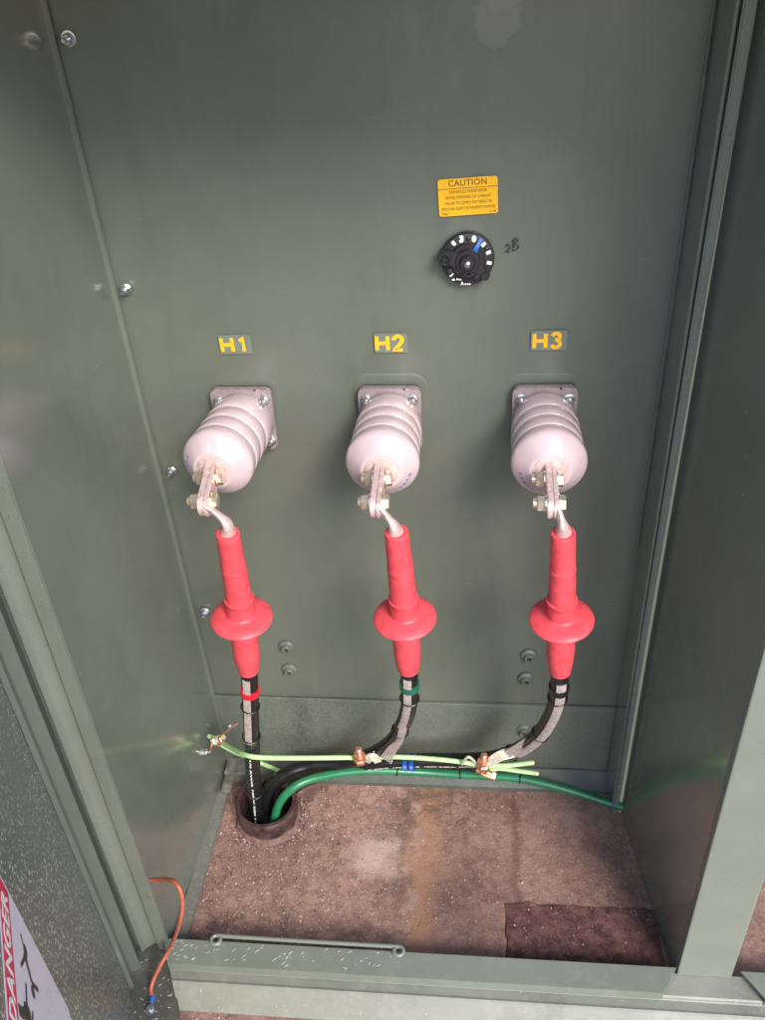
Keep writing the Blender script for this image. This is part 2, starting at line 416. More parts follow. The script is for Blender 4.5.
# back panel: gently buckled sheet, thick, with raised pads where the bushings bolt on
BX = (.188, .4345, .6845)
def wall_y(x, z): return -.0016*(1+noise.noise(V((x*3.1, z*2.3, 4))))
bm = NB(); nx, nz = 60, 60; g = []
for i in range(nx+1):
    g.append([bm.verts.new((-.03+1.75*i/nx, .002-.0015*noise.noise(V((i*.1, j*.09, 4))), .02+1.63*j/nz)) for j in range(nz+1)])
for i in range(nx):
    for j in range(nz): bm.faces.new((g[i][j], g[i][j+1], g[i+1][j+1], g[i+1][j]))
box(bm, -.03, 1.72, .006, .012, .02, 1.65)
obj('back_panel', bm, 'paint', cab, smooth=True)
for x in BX:
    bm = NB(); P = rrect(x, .916, .128, .150, .026)
    a = [bm.verts.new((px_, .0042, pz)) for px_, pz in P]
    b = [bm.verts.new((x+(px_-x)*.96, .0022, .918+(pz-.918)*.96)) for px_, pz in P]
    c = [bm.verts.new((x+(px_-x)*.90, .0017, .918+(pz-.918)*.90)) for px_, pz in P]
    for L0, L1 in ((a, b), (b, c)):
        for k in range(len(P)): bm.faces.new((L0[k], L0[(k+1) % len(P)], L1[(k+1) % len(P)], L1[k]))
    bm.faces.new(c)
    obj('mounting_pad', bm, 'paint', cab, smooth=True, auto=60)
# lower apron plate with its folded top lip
bm = NB(); box(bm, .016, .868, -.0052, .001, .03, .232, .0012)
tube(bm, [V((.02, -.005, .234)), V((.3, -.0054, .233)), V((.6, -.005, .229)), V((.866, -.005, .224))], .0022, 8)
obj('apron_plate', bm, 'paint_rough', cab)
# foot of the back wall: folded sheet sloping down to the pad
bm = NB(); prism(bm, [V((.02, -.001, .036)), V((.02, -.008, .036)), V((.02, -.04, .009)), V((.02, -.042, .001)), V((.02, -.038, .001)), V((.02, -.036, .006)), V((.02, -.001, .030))], (.85, 0, 0))
tube(bm, [V((.02, -.006, .036)), V((.45, -.0065, .0362)), V((.87, -.006, .035))], .0022, 8)
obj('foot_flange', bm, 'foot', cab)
# left side panel with its back corner leaning as the sheet does
def sheet(bm, P, th, d):
    prism(bm, [V(p) for p in P], V(d)*th)
zt = 1.64
bm = NB(); n_ = 14; rows = []
for j in range(n_+1):
    z = .004+(zt-.004)*j/n_; xb = .019-.0125*z
    row = []
    for i in range(13):
        t = i/12; y = -.0005+(YF+.004)*t
        row.append(bm.verts.new((xb*(1-t)+.004*t - .004*math.sin(PI*t)*math.sin(PI*j/n_), y, z)))
    rows.append(row)
for j in range(n_):
    for i in range(12): bm.faces.new((rows[j][i], rows[j][i+1], rows[j+1][i+1], rows[j+1][i]))
box(bm, -.018, -.014, YF+.004, .005, .004, zt)
obj('side_panel', bm, 'paint_side', cab, smooth=True)
bm = NB()                                   # return flange along the back-left corner
prism(bm, [V((.017, -.0035, .03)), V((.0265, -.0035, .03)), V((.0065, -.0035, zt)), V((-.003, -.0035, zt))], (0, -.0045, 0))
bmesh.ops.bevel(bm, geom=bm.edges[:], offset=.0014, segments=2, affect='EDGES')
obj('corner_flange', bm, 'paint_side', cab, smooth=True)
# left front frame: strip, channel, lip (three folds of one jamb)
bm = NB()
prism(bm, [V((.0085, YF, .013)), V((.0085, YF-.003, .013)), V((-.0125, YF-.003, .013)), V((-.0135, YF+.012, .013)), V((-.018, YF+.012, .013)), V((-.038, YF-.002, .013)),
           V((-.0415, YF-.010, .013)), V((-.0445, YF-.010, .013)), V((-.0445, YF+.02, .013)), V((-.005, YF+.022, .013)), V((.0085, YF+.006, .013))], (0, 0, zt-.013))
bmesh.ops.bevel(bm, geom=[e for e in bm.edges if abs((e.verts[0].co-e.verts[1].co).z) > .5], offset=.0012, segments=2, affect='EDGES')
jamb = obj('door_jamb', bm, 'paint_frame_lit', cab)
bm = NB(); box(bm, -.14, -.040, YF+.006, YF+.016, .0, zt); obj('hinge_plate', bm, 'paint_rough', cab)
bm = NB(); prism(bm, [V((-.075, YF+.006, .001)), V((.002, YF+.006, .001)), V((.056, -.548, .001)), V((.075, -.62, .001)), V((-.02, -.62, .001))], (0, 0, .010))
obj('hinge_foot', bm, 'grime', cab)
# left floor flange lying on the pad
bm = NB(); P = [V((.010, -.045, .001)), V((.036, -.045, .001)), V((.034, YF+.012, .001)), V((.006, YF+.012, .001))]
prism(bm, P, (0, 0, .012)); bmesh.ops.bevel(bm, geom=bm.edges[:], offset=.002, segments=2, affect='EDGES')
obj('floor_flange', bm, 'paint_dirty', cab)
bm = NB(); box(bm, .021, .070, -.048, -.007, .002, .034, .003)
box(bm, .022, .045, -.09, -.046, .012, .026, .004)
obj('corner_gusset', bm, 'rustblk', cab)
# right: jamb of the back wall, strip and barrier panel
XR = .868
bm = NB(); box(bm, XR, XR+.004, -.092, -.001, .0, zt); box(bm, XR+.0041, .893, -.080, -.077, .0, zt)
obj('barrier_web', bm, 'paint_side', cab)
bm = NB()
prism(bm, [V((.874, -.084, .004)), V((.881, -.0845, .004)), V((.890, -.098, zt)), V((.874, -.098, zt))], (0, -.006, 0))
bmesh.ops.bevel(bm, geom=bm.edges[:], offset=.0022, segments=3, affect='EDGES')
obj('barrier_edge', bm, 'paint_frame_lit', cab, smooth=True)
bm = NB(); rows = []
for j in range(n_+1):
    z = -.003+(zt+.003)*j/n_; row = []
    for i in range(13):
        t = i/12; y = -.086+(YF+.086)*t
        row.append(bm.verts.new((.890+.004*z/zt*(1-t)+(.938-.890)*t*1.0+.003*math.sin(PI*t)*math.sin(PI*j/n_), y, z)))
    rows.append(row)
for j in range(n_):
    for i in range(12): bm.faces.new((rows[j][i], rows[j+1][i], rows[j+1][i+1], rows[j][i+1]))
obj('barrier_panel', bm, 'paint_side', cab, smooth=True)
bm = NB(); box(bm, .9365, 1.030, YF-.004, YF+.03, .03, zt, .003)
obj('centre_post', bm, 'paint_frame_lit', cab)
bm = NB(); box(bm, 1.70, 1.705, YF, 0, .004, zt); obj('side_panel', bm, 'paint_side', cab)
bm = NB(); box(bm, -.06, 1.72, -.40, .012, zt, zt+.012); box(bm, -.06, 1.72, -.412, -.40, zt-.03, zt+.012); obj('shade_roof', bm, 'paint_side', cab)  # unseen roof, added to shade the top of the back panel
# sill: stepped folded threshold along the front, in two lengths with the post between
def sill(x0, x1, c0=0, c1=0, hz=.045):
    bm = NB()
    rnd = [(-.439, hz), (-.478, hz), (-.482, hz-.003), (-.482, .0225), (-.484, .021), (-.499, .0225), (-.504, .0245), (-.508, .0225), (-.5445, .0015), (-.539, .001), (-.478, .001), (-.478, hz-.006), (-.439, hz-.004)]
    prism(bm, [V((x0+(c0 if k in (0, 12) else 0)*1.0, y, z)) for k, (y, z) in enumerate(rnd)], (x1-x0, 0, 0))
    return bm
bm = NB()
low = [(-.440, .030), (-.4795, .030), (-.4825, .028), (-.4825, .0225), (-.484, .021), (-.499, .0225), (-.504, .0245), (-.508, .0225), (-.5445, .0015), (-.539, .001), (-.478, .001), (-.440, .001)]
a_ = [bm.verts.new((.000+(-.44-y)*.50, y, z)) for y, z in low]; b_ = [bm.verts.new((1.69, y, z)) for y, z in low]
bm.faces.new(a_); bm.faces.new(b_[::-1])
for k in range(len(low)): bm.faces.new((a_[k], b_[k], b_[(k+1) % len(low)], a_[(k+1) % len(low)]))
obj('sill', bm, 'sill_face', cab)
def flange_top(xa, xb, ta, tb):
    bm = NB()
    P = [V((xa, -.4385, .0455)), V((xa+ta, -.484, .0455)), V((xb-tb, -.484, .0455)), V((xb, -.4385, .0455))]
    prism(bm, P, (0, 0, -.004))
    q_ = V((0, -.0004, -.0012)); prism(bm, [P[1]+q_, P[1]+V((0, -.0004, -.022)), P[2]+V((0, -.0004, -.022)), P[2]+q_], (0, .003, 0))
    return bm
obj('sill_flange', flange_top(.002, .935, .02, .03), 'paint_sill', cab)
obj('sill_flange', flange_top(1.045, 1.69, .03, 0), 'paint_sill', cab)
# sealant bead that runs down the back-right corner
bm = NB(); pts = []
for i in range(70):
    z = 1.6-.95*i/69; pts.append(V((.8655+.0015*noise.noise(V((z*7, 0, 0)))+.0012*noise.noise(V((z*25, 3, 0))), .0002, z)))
tube(bm, pts, [.0022+.0012*noise.noise(V((i*.3, 5, 1))) for i in range(70)], 8)
obj('sealant_bead', bm, 'sealant', cab, smooth=True)
# studs with nuts along the back-left corner
def stud(px, py, y=0, ln=.02, sc=1.0):
    p = aty(px, py, -.012); p.y = -.001
    bm = NB(); lathe(bm, p, (0, -1, 0), [(0, .0105*sc), (.002, .0105*sc), (.0022, .0085*sc)], 20)
    hexa(bm, p+V((0, -.002, 0)), (0, -1, 0), .0078*sc, .008, .3)
    lathe(bm, p, (0, -1, 0), [(.008, .0038*sc), (ln, .0038*sc), (ln+.001, .003*sc)], 12)
    obj('bolt', bm, 'steel', cab)
for a in ((66, 40), (124, 291), (170, 474), (204, 615), (229, 728)): stud(*a)
bm = NB(); p = atz(203, 752, .1); p = V((.012, -.055, 0)); q = CAM + ray(203, 752)*((p.x-CAM.x)/ray(203, 752).x)
lathe(bm, q, (1, 0, 0), [(0, .010), (.002, .010)], 16); hexa(bm, q, (1, 0, 0), .0075, .009); lathe(bm, q, (1, 0, 0), [(.009, .0035), (.018, .0035)], 10)
obj('bolt', bm, 'steel', cab); STUDL = q
# painted bosses in the lower wall, the shade in each hole a black disc
for px, py in ((286, 649), (289, 672), (529, 658), (526, 681), (524, 731)):
    p = aty(px, py, -.008); p.y = -.001 if py < 700 else -.005
    bm = NB(); lathe(bm, p, (0, -1, 0), [(0, .0165), (.0025, .016), (.005, .012), (.0055, .0105), (.012, .0095), (.013, .0085), (.013, .0052), (.006, .005), (.006, .0001)], 24)
    b = obj('threaded_boss', bm, 'paint', cab, smooth=True)
    bm = NB(); lathe(bm, p+V((0, -.0062, 0)), (0, -1, 0), [(0, .0049), (.0004, .0049)], 16); obj('hole_shade', bm, 'gasket', b)
# handwriting "2B" in marker beside the dial
bm = NB()
def stroke(bm, pts, r=.00085, y=-.0016):
    pts = [(505+(a-505)*.95, 246+(b_-245)*.95) for a, b_ in pts]
    tube(bm, spline([aty(px, py, y) for px, py in pts], 5), r, 6, flat=(V((0, 1, 0)), .6))
stroke(bm, [(505.5, 245.5), (508, 243), (510, 245), (509, 249), (506, 251.5), (507.5, 249.5), (510.5, 252)])
stroke(bm, [(514.5, 238.5), (514.2, 243), (513.5, 248.5)])
stroke(bm, [(512.6, 239.8), (516.5, 236.5), (519, 239), (515, 242.8), (519.3, 244), (518, 248.2), (512.5, 249.8)])
obj('marker_writing', bm, 'ink', cab)

# ---- the open door (hinged on the left jamb, swung towards the viewer)
DA = R(28.4); HP = V((-.075, -.462, 0)); dd = V((math.sin(DA), -math.cos(DA), 0)); dn = V((math.cos(DA), math.sin(DA), 0))
def ondoor(px, py, off=0.0):
    d = ray(px, py); P0 = HP+dn*off; t = ((P0-CAM).dot(dn))/d.dot(dn); return CAM+d*t
def dpt(s, z, off=0): return HP+dd*s+dn*off+V((0, 0, z))
bm = NB(); prism(bm, [dpt(-.008, -.02), dpt(.80, -.02), dpt(.80, 1.55), dpt(-.008, 1.55)], dn*-.004)
door = obj('door', bm, 'paint_door', cab); door['label'] = 'open cabinet door spattered with pale specks'
bm = NB()                                       # hinge-side hem folded inwards
for s0, s1, o0, o1 in ((-.016, .034, .0005, .026), (.034, .064, .0005, .008)):
    prism(bm, [dpt(s0, -.022, o0), dpt(s1, -.022, o0), dpt(s1-.002, -.022, o1), dpt(s0+.002, -.022, o1)], (0, 0, 1.57))
obj('door_hem', bm, 'paint', door)
bm = NB(); prism(bm, [dpt(.775, -.022, .0005), dpt(.80, -.022, .0005), dpt(.80, -.022, .008), dpt(.775, -.022, .008)], (0, 0, 1.57)); obj('door_hem', bm, 'paint_door', door)

# ================================================================== STICKERS
def wall_basis(px, py, ang=0):
    o = aty(px, py, -.0010); a = R(ang); return o, V((math.cos(a), 0, math.sin(a))), V((-math.sin(a), 0, math.cos(a)))
def plate(bm, o, ex, ey, w, h, r, t=.0004, mi=0, off=0):
    ez = ex.cross(ey); prism(bm, [o+ex*x+ey*y+ez*off for x, y in rrect(0, 0, w, h, r)], ez*t, mi)
def sticker(px, py, w, h, txt, label, ang):
    o, ex, ey = wall_basis(px, py, ang)
    bm = NB(); plate(bm, o, ex, ey, w, h, .002); t = obj('phase_sticker', bm, 'clear'); tag(t, label, 'sticker', 'phase number stickers above the bushings')
    G_ = {'H': [[(0, 0), (0, 1)], [(.74, 0), (.74, 1)], [(0, .5), (.74, .5)]], '1': [[(.1, .74), (.36, .92), (.36, 0)]],
          '2': [[(0, .70), (.04, .88), (.28, 1), (.52, .88), (.56, .68), (.42, .44), (.02, 0), (.58, 0)]],
          '3': [[(.02, .82), (.12, .95), (.28, 1), (.46, .93), (.50, .76), (.42, .60), (.22, .54)], [(.22, .54), (.44, .48), (.54, .28), (.46, .08), (.27, 0), (.09, .05), (0, .20)]]}
    for ch, xo in (('H', -.0225), (txt[1], .0045)):
        bm = NB(); k = .0235
        for si, st in enumerate(G_[ch]):
            if ch in '23': q = [V((a, b, 0)) for a, b in st]; q = (spline(q[:-1], 6)+[q[-1]]) if ch == '2' else spline(q, 6)
            else: q = [V((a, b, 0)) for a, b in st]
            hw = .0030; n_ = len(q); L_, R_ = [], []
            for i in range(n_):
                a = (q[i]-q[i-1]).normalized() if i else None; b = (q[i+1]-q[i]).normalized() if i < n_-1 else None
                if a is None: a = b
                if b is None: b = a
                m_ = (a+b).normalized(); nn = V((-m_.y, m_.x, 0)); w2 = hw/max(.75, nn.dot(V((-a.y, a.x, 0))))
                L_.append(q[i]*k+nn*w2); R_.append(q[i]*k-nn*w2)
            if ch not in '23' :
                pass
            z0 = -.0006-.00008*si
            for A in (0,):
                la = [bm.verts.new(o+ex*(p.x+xo)+ey*(p.y-.0118)+V((0, z0, 0))) for p in L_]; ra = [bm.verts.new(o+ex*(p.x+xo)+ey*(p.y-.0118)+V((0, z0, 0))) for p in R_]
                for i in range(n_-1): bm.faces.new((la[i], la[i+1], ra[i+1], ra[i]))
        obj('character', bm, 'stick_y', t)
sticker(235.5, 344.5, .053, .033, 'H1', 'clear sticker with yellow characters H1 above the left bushing', 1)
sticker(391, 343, .053, .033, 'H2', 'clear sticker with yellow characters H2 above the middle bushing', 0)
sticker(549, 340.5, .056, .033, 'H3', 'clear sticker with yellow characters H3 above the right bushing', 1)
o, ex, ey = wall_basis(468, 196.5, -.4)
ex = V((math.cos(R(2.4)), 0, math.sin(R(2.4)))); ey = V((-math.sin(R(2.4)), 0, math.cos(R(2.4))))
CWd, CHt = .0845, .0520
bm = NB(); plate(bm, o, ex, ey, CWd, CHt, .004)
cs = obj('caution_sticker', bm, 'stick_y'); tag(cs, 'orange yellow CAUTION sticker with small lines of text above the round dial', 'sticker')
bm = NB(); ft = o+V((0, -.0007, 0))
join(bm, put(text_bm('CAUTION', .0118, .0001, .00012, spacing=1.05), ft+ey*.0193, ex, ey))
box_ = [ft+ex*a+ey*b for a, b in ((-CWd/2+.0005, .0120), (CWd/2-.0005, .0120), (CWd/2-.0005, .0127), (-CWd/2+.0005, .0127))]
prism(bm, box_, (0, -.0002, 0))
for k, ln in enumerate(('DE-ENERGIZE TRANSFORMER', 'BEFORE OPERATING TAP CHANGER', 'FAILURE TO COMPLY MAY RESULT IN', 'PERSONAL INJURY OR PROPERTY DAMAGE')):
    sp = (.0535, .0635, .066, .077)[k]
    b = text_bm(ln, .0058, .0001, -.00002); xs_ = [v.co.x for v in b.verts]; f = sp/(max(xs_)-min(xs_))
    for v in b.verts: v.co.x *= f
    join(bm, put(b, ft+ey*(.0076-.0078*k), ex, ey))
join(bm, put(text_bm('7756', .0042, .0001, .0001), ft+ey*-.0228-ex*.0345, ex, ey))
join(bm, put(text_bm('11-97', .0042, .0001, .0001), ft+ey*-.0228+ex*.0345, ex, ey))
obj('lettering', bm, 'inkbrown', cs)


# danger sticker stuck on the inner face of the door
dx_, dz_ = -dd, V((0, 0, 1))
def sz(s, z, off=.0006): return dpt(s, z, off)
def dsz(px, py): p = ondoor(px, py, .0)-HP; return p.dot(dd), p.z
S0 = (dsz(20, 915)[0]+dsz(50, 975)[0])/2; ZH = dsz(12.2, 955)[1]; ZB0 = dsz(70, 1016)[1]; SC = S0+.0785; ZT = ZH+.036; ZM = (ZT+ZB0)/2
bm = NB(); prism(bm, [sz(SC-a, ZM+b, .0003) for a, b in rrect(0, 0, .157, ZT-ZB0, .012)], dn*.0004)
dg_ = obj('danger_sticker', bm, 'danger_white'); tag(dg_, 'white sticker with red DANGER band and a falling figure on the open door', 'sticker')
bm = NB(); prism(bm, [sz(SC-a, ZH+.016+b, .0008) for a, b in rrect(0, 0, .149, .032, .004)], dn*.0002); obj('header_band', bm, 'danger_red', dg_)
b = text_bm('DANGER', .030, .0001, .0007, spacing=1.05); xs_ = [v.co.x for v in b.verts]; f = .128/(max(xs_)-min(xs_))
for v in b.verts: v.co.x *= f
obj('lettering', put(b, sz(SC, ZH+.016, .0012), dx_, dz_), 'white', dg_)
bm = NB()
def dstroke(pts, r, off=.0009):
    q = [ondoor(x, y, off) for x, y in pts]; tube(bm, spline(q, 5), r, 6, flat=(dn, .15))
dstroke([(21, 934), (22, 940), (24, 947)], .002)
lathe(bm, ondoor(25.2, 951, .0007), dn, [(0, .007), (.0005, .006)], 16)
dstroke([(24.5, 954), (24, 959), (21, 966)], .0024)
dstroke([(25, 954), (27, 964), (30, 976)], .0045)
dstroke([(30, 976), (33, 984), (38, 990)], .003)
lathe(bm, ondoor(33, 992, .0007), dn, [(0, .0065), (.0005, .0055)], 14)
dstroke([(26, 984), (26.5, 996), (27, 1010)], .0025)
dstroke([(19, 1009), (23, 1013), (28, 1013), (27, 1022)], .0055)
dstroke([(27, 1008), (27.5, 1016)], .011)
dstroke([(33, 1012), (32.5, 1022)], .002)
obj('pictogram', bm, 'ink', dg_)

# ================================================================== BUSHINGS
ZB = .915
TW = {.188: -5.0, .434: -.6, .684: -.3}
def tw(bm, x):
    a = TW.get(round(x, 3))
    if a:
        o = V((x, -.018, ZB)); m_ = Matrix.Rotation(R(a), 3, 'Z')
        for v in bm.verts: v.co = o+m_ @ (v.co-o)
    return bm
def twb(bm, x):
    """the blade of the left bushing leaves its turned cap pointing straighter out"""
    a = TW.get(round(x, 3), 0)
    if abs(a) < 2: return tw(bm, x)
    o = V((x, -.178, ZB)); o2 = V((x, -.018, ZB))+Matrix.Rotation(R(a), 3, 'Z') @ V((0, -.160, 0)); m_ = Matrix.Rotation(R(3), 3, 'Z')
    for v in bm.verts: v.co = o2+m_ @ (v.co-o)
    return bm
def bushing(x, label):
    t = empty('bushing', (x, -.006, ZB), label, 'bushing', 'high voltage bushings in a row on the back wall')
    # square cast flange with a raised rim, notched at its top edge
    bm = NB(); P = rrect(x, ZB, .101, .112, .011)
    e = [V((px_, -.003, pz)) for px_, pz in P]; prism(bm, e, (0, -.0045, 0))
    obj('gasket', bm, 'gasket', t)
    bm = NB(); P = rrect(x, ZB, .103, .114, .012)
    out = []
    for px_, pz in P: out.append((px_, pz))
    k = next(i for i, p in enumerate(out) if p[1] > ZB+.055 and p[0] < x+.045)   # first top-edge point left of the corner
    nt = [(x+.026, ZB+.057), (x+.026, ZB+.0525), (x+.0225, ZB+.0525), (x+.0225, ZB+.057)]
    out = out[:k]+nt+out[k:]
    prism(bm, [V((a, -.0075, b)) for a, b in out], (0, -.0105, 0))
    bmesh.ops.bevel(bm, geom=[e_ for e_ in bm.edges if all(v.co.y < -.017 for v in e_.verts)], offset=.0025, segments=3, affect='EDGES', clamp_overlap=True)
    obj('flange', bm, 'cast', t, smooth=True)
    bm = NB(); lathe(bm, (x, 0, ZB), (0, -1, 0), [(.015, .052), (.022, .0515), (.026, .048)], 48); obj('collar', bm, 'cast', t, smooth=True)
    # moulded body: three shallow sheds and a rounded cone
    prof = [(.018, .0470), (.026, .0480), (.030, .0492), (.034, .0500), (.046, .0506), (.0655, .0514), (.0662, .0510), (.0668, .0492), (.0678, .0492), (.0684, .0505), (.0692, .0510),
            (.082, .0516), (.0975, .0527), (.0982, .0523), (.0988, .0504), (.0998, .0504), (.1004, .0518), (.1012, .0523),
            (.114, .0529), (.1295, .0541), (.1302, .0537), (.1308, .0518), (.1318, .0518), (.1324, .0531), (.1332, .0536),
            (.140, .0550), (.147, .0559), (.152, .0561), (.1555, .0557), (.1585, .0543), (.1620, .0515), (.168, .0449), (.1745, .0376), (.1780, .0335), (.1800, .0310), (.1812, .0292), (.1806, .0268)]
    prof = [(a_, r_*(1.015+.035*max(0, min(1, (.145-a_)/.08)))) if r_ > .03 else (a_, r_) for a_, r_ in prof]
    bm = NB(); lathe(bm, (x, 0, ZB), (0, -1, 0), prof, 72); tw(bm, x); obj('insulator', bm, 'epoxy', t, smooth=True, auto=80)
    bm = NB(); lathe(bm, (x, 0, ZB), (0, -1, 0), [(.170, .0268), (.180, .0268), (.1812, .0262), (.1818, .0245)], 40); tw(bm, x); obj('end_cap', bm, 'tin', t, smooth=True)
    # flange studs and nuts
    for dx, dz in ((-.038, .036), (.038, .036), (.041, -.040), (-.041, -.040)):
        bm = NB(); p = V((x+dx, -.018, ZB+dz))
        lathe(bm, p, (0, -1, 0), [(0, .0092), (.002, .0092), (.0024, .0078)], 20); hexa(bm, p+V((0, -.002, 0)), (0, -1, 0), .0075, .007, .2)
        lathe(bm, p, (0, -1, 0), [(.009, .0042), (.021, .0042), (.022, .0034)], 12); obj('bolt', bm, 'steel', t)
    # flat terminal blade
    bm = NB(); blade(bm, x-.0085, .0085); twb(bm, x); obj('terminal_blade', bm, 'tin', t, smooth=True, auto=50)
    return t
BD = V((0, -1, -.20)).normalized(); BN = V((0, -.20, 1)).normalized()
def blade(bm, x, th, l0=0.0, l1=.090, hw=.0165):
    """a flat bar in a plane x = const that leaves the end cap and dips slightly, with a rounded end"""
    o = V((x, -.178, ZB)); P = [(l0, hw), (l0, -hw)]
    for k in range(9):
        a = -PI/2+PI*k/8; P.append((l1-hw*.9+hw*.9*math.cos(a), hw*math.sin(a)))
    prism(bm, [o+BD*a+BN*b for a, b in P], (th, 0, 0))
    bmesh.ops.bevel(bm, geom=[e for e in bm.edges if abs(e.verts[0].co.x-e.verts[1].co.x) < 1e-5], offset=.0012, segments=2, affect='EDGES')
def brand(t, x, a0, step):
    """small blue lettering that runs round the cone"""
    bm = NB()
    for k, ch in enumerate('caeco'):
        a = a0 + k*step
        rad = V((math.cos(a), 0, math.sin(a))); tan_ = V((-math.sin(a), 0, math.cos(a)))
        sl = V((rad.x*.70, .714, rad.z*.70)).normalized()
        b = put(text_bm(ch, .0125, .0002, .0003), V((x, -.1688, ZB))+rad*.0432, tan_, -sl)
        nrm = tan_.cross(-sl)
        for v in b.verts: v.co += nrm*.0010
        join(bm, b)
    tw(bm, x); obj('lettering', bm, 'inkblue', next(c for c in bpy.data.objects if c.parent == t and c.name.startswith('insulator')))
BL = [bushing(BX[0], 'pinkish grey ribbed bushing bolted to the wall below the H1 sticker'),
      bushing(BX[1], 'pinkish grey ribbed bushing bolted to the wall below the H2 sticker'),
      bushing(BX[2], 'pinkish grey ribbed bushing bolted to the wall below the H3 sticker')]
brand(BL[0], BX[0], R(158), R(11)); brand(BL[1], BX[1], R(296), R(12)); brand(BL[2], BX[2], R(193), R(11))

# ================================================================== PHASE CABLES
def ring(bm, c, t, r, rr): torus(bm, c, t, r, rr, 24)
def path(pts, n=10): return spline([aty(*p) for p in pts], n)
def along(P, f):
    L = [0]
    for i in range(1, len(P)): L.append(L[-1]+(P[i]-P[i-1]).length)
    d = f*L[-1]; i = next((k for k in range(1, len(L)) if L[k] >= d), len(L)-1); u = (d-L[i-1])/(L[i]-L[i-1])
    return P[i-1].lerp(P[i], u), (P[i]-P[i-1]).normalized()
def nearest(P, q): return min(range(len(P)), key=lambda i: (P[i]-q).length)
def strap(bm, P, r, wd, n, N0, fan=1.0, wr=.0017, lift=.0):
    """n flat neutral wires laid side by side along a cable path"""
    m = len(P)
    for k in range(n):
        pts = []
        for i, p in enumerate(P):
            t = (P[min(i+1, m-1)]-P[max(i-1, 0)]).normalized(); nn = (N0-t*N0.dot(t)).normalized(); sd = t.cross(nn)
            w = wd*(1+(fan-1)*(i/(m-1))**3)
            off = ((k+.5)/n-.5)*w
            d = math.sqrt(max((r+.0002)**2-min(abs(off), r*.9)**2, 0)) if fan == 1 else r+.0002
            pts.append(p+sd*off+nn*(d+lift))
        tube(bm, pts, wr, 6)
CR = .0150
def phase(x, cpts, boot_pts, tape_mat, tape_px, label, straps, ties, lugpath):
    root_loc = V((x, -.25, .55)); t = empty('phase_cable', tuple(root_loc), label, 'cable', 'high voltage cables hanging from the bushings')
    # lug: flat pad bolted on the blade, twisted neck and barrel
    bm = NB(); blade(bm, x+.0004, .0075, .008, .092, .0155); twb(bm, x)
    lp = obj('lug_pad', bm, 'tin', t, smooth=True, auto=50)
    q0 = NB(); q0.verts.new(V((x+.005, 0, 0))+V((0, -.178, ZB))+BD*.080); twb(q0, x); q0.verts.ensure_lookup_table(); q0 = q0.verts[0].co.copy()
    neck = spline([q0]+[aty(*p) for p in lugpath], 8)
    bm = NB(); n_ = len(neck); ax = V((1, 0, 0))
    rs = [(.0150-.0035*min(1, i/6)+.0012*max(0, (i-n_*.45)/n_*2)) for i in range(n_)]
    # section flattened along x near the pad, round at the barrel
    rings = []; seg = 14
    for i, p in enumerate(neck):
        tt = (neck[min(i+1, n_-1)]-neck[max(i-1, 0)]).normalized(); f = min(1, i/(n_*.55)); u = (ax-tt*ax.dot(tt)).normalized(); w = tt.cross(u)
        ru = rs[i]*(.42+.56*f*f); rings.append([bm.verts.new(p+u*math.cos(2*PI*k/seg)*ru+w*math.sin(2*PI*k/seg)*rs[i]) for k in range(seg)])
    for i in range(n_-1):
        for k in range(seg): bm.faces.new((rings[i][k], rings[i][(k+1) % seg], rings[i+1][(k+1) % seg], rings[i+1][k]))
    bm.faces.new(rings[0][::-1]); bm.faces.new(rings[-1])
    obj('lug_barrel', bm, 'tin', t, smooth=True)
    # the two clamping bolts with washers and nuts
    for q in (.016, .066):
        c = V((x, -.178, ZB))+BD*q
        bm = NB()
        lathe(bm, c+V((-.0085, 0, 0)), (-1, 0, 0), [(0, .0130), (.0024, .0130), (.0028, .0110)], 24)
        hexa(bm, c+V((-.0107, 0, 0)), (-1, 0, 0), .0122, .0120, .5); lathe(bm, c+V((-.0107, 0, 0)), (-1, 0, 0), [(.0120, .0070), (.0165, .0068), (.0175, .0055)], 16)
        lathe(bm, c+V((.0080, 0, 0)), (1, 0, 0), [(0, .0130), (.0022, .0130), (.0026, .0115)], 24)
        hexa(bm, c+V((.0100, 0, 0)), (1, 0, 0), .0122, .0085, .15)
        twb(bm, x); obj('clamp_bolt', bm, 'zinc', t)
        bm = NB(); lathe(bm, c+V((.0079, 0, 0)), (1, 0, 0), [(0, .0150), (.0010, .0150)], 28); twb(bm, x); obj('washer', bm, 'gold', t)
    # red cold-shrink boot
    B = [aty(*p) for p in boot_pts]; Bs = spline(B, 14); n_ = len(Bs)
    def bsec(name, f0, f1, prof, smooth=True):
        bm = NB(); pts = []; rs = []
        for q, r in prof:
            p, tt = along(Bs, (f0+(f1-f0)*q)); pts.append(p); rs.append(r)
        tube(bm, pts, rs, 28); return obj(name, bm, 'red', t, smooth=smooth, auto=50)
    sd = x*37
    def jit(pr): return [(q, r*(1+.035*noise.noise(V((q*6, sd, 0)))+.014*noise.noise(V((q*25, sd, 4))))) for q, r in pr]
    def fine(pr, n=26):
        out = []
        for k in range(n+1):
            q = k/n; i_ = next((m_ for m_ in range(1, len(pr)) if pr[m_][0] >= q), len(pr)-1); (a0_, r0_), (a1_, r1_) = pr[i_-1], pr[i_]
            out.append((q, r0_+(r1_-r0_)*((q-a0_)/max(1e-6, a1_-a0_))))
        return sorted(set(out+pr))
    bsec('upper_sleeve', .0, .56, jit(fine([(0, .0160), (.012, .0172), (.03, .0178), (.2, .0186), (.40, .0194), (.41, .0204), (.44, .0199), (.6, .0204), (.85, .0208), (1, .0210)])))
    bm = NB(); p_, t_ = along(Bs, .002); torus(bm, p_, t_, .0158, .0017, 28); obj('sleeve_rim', bm, 'red', t, smooth=True)
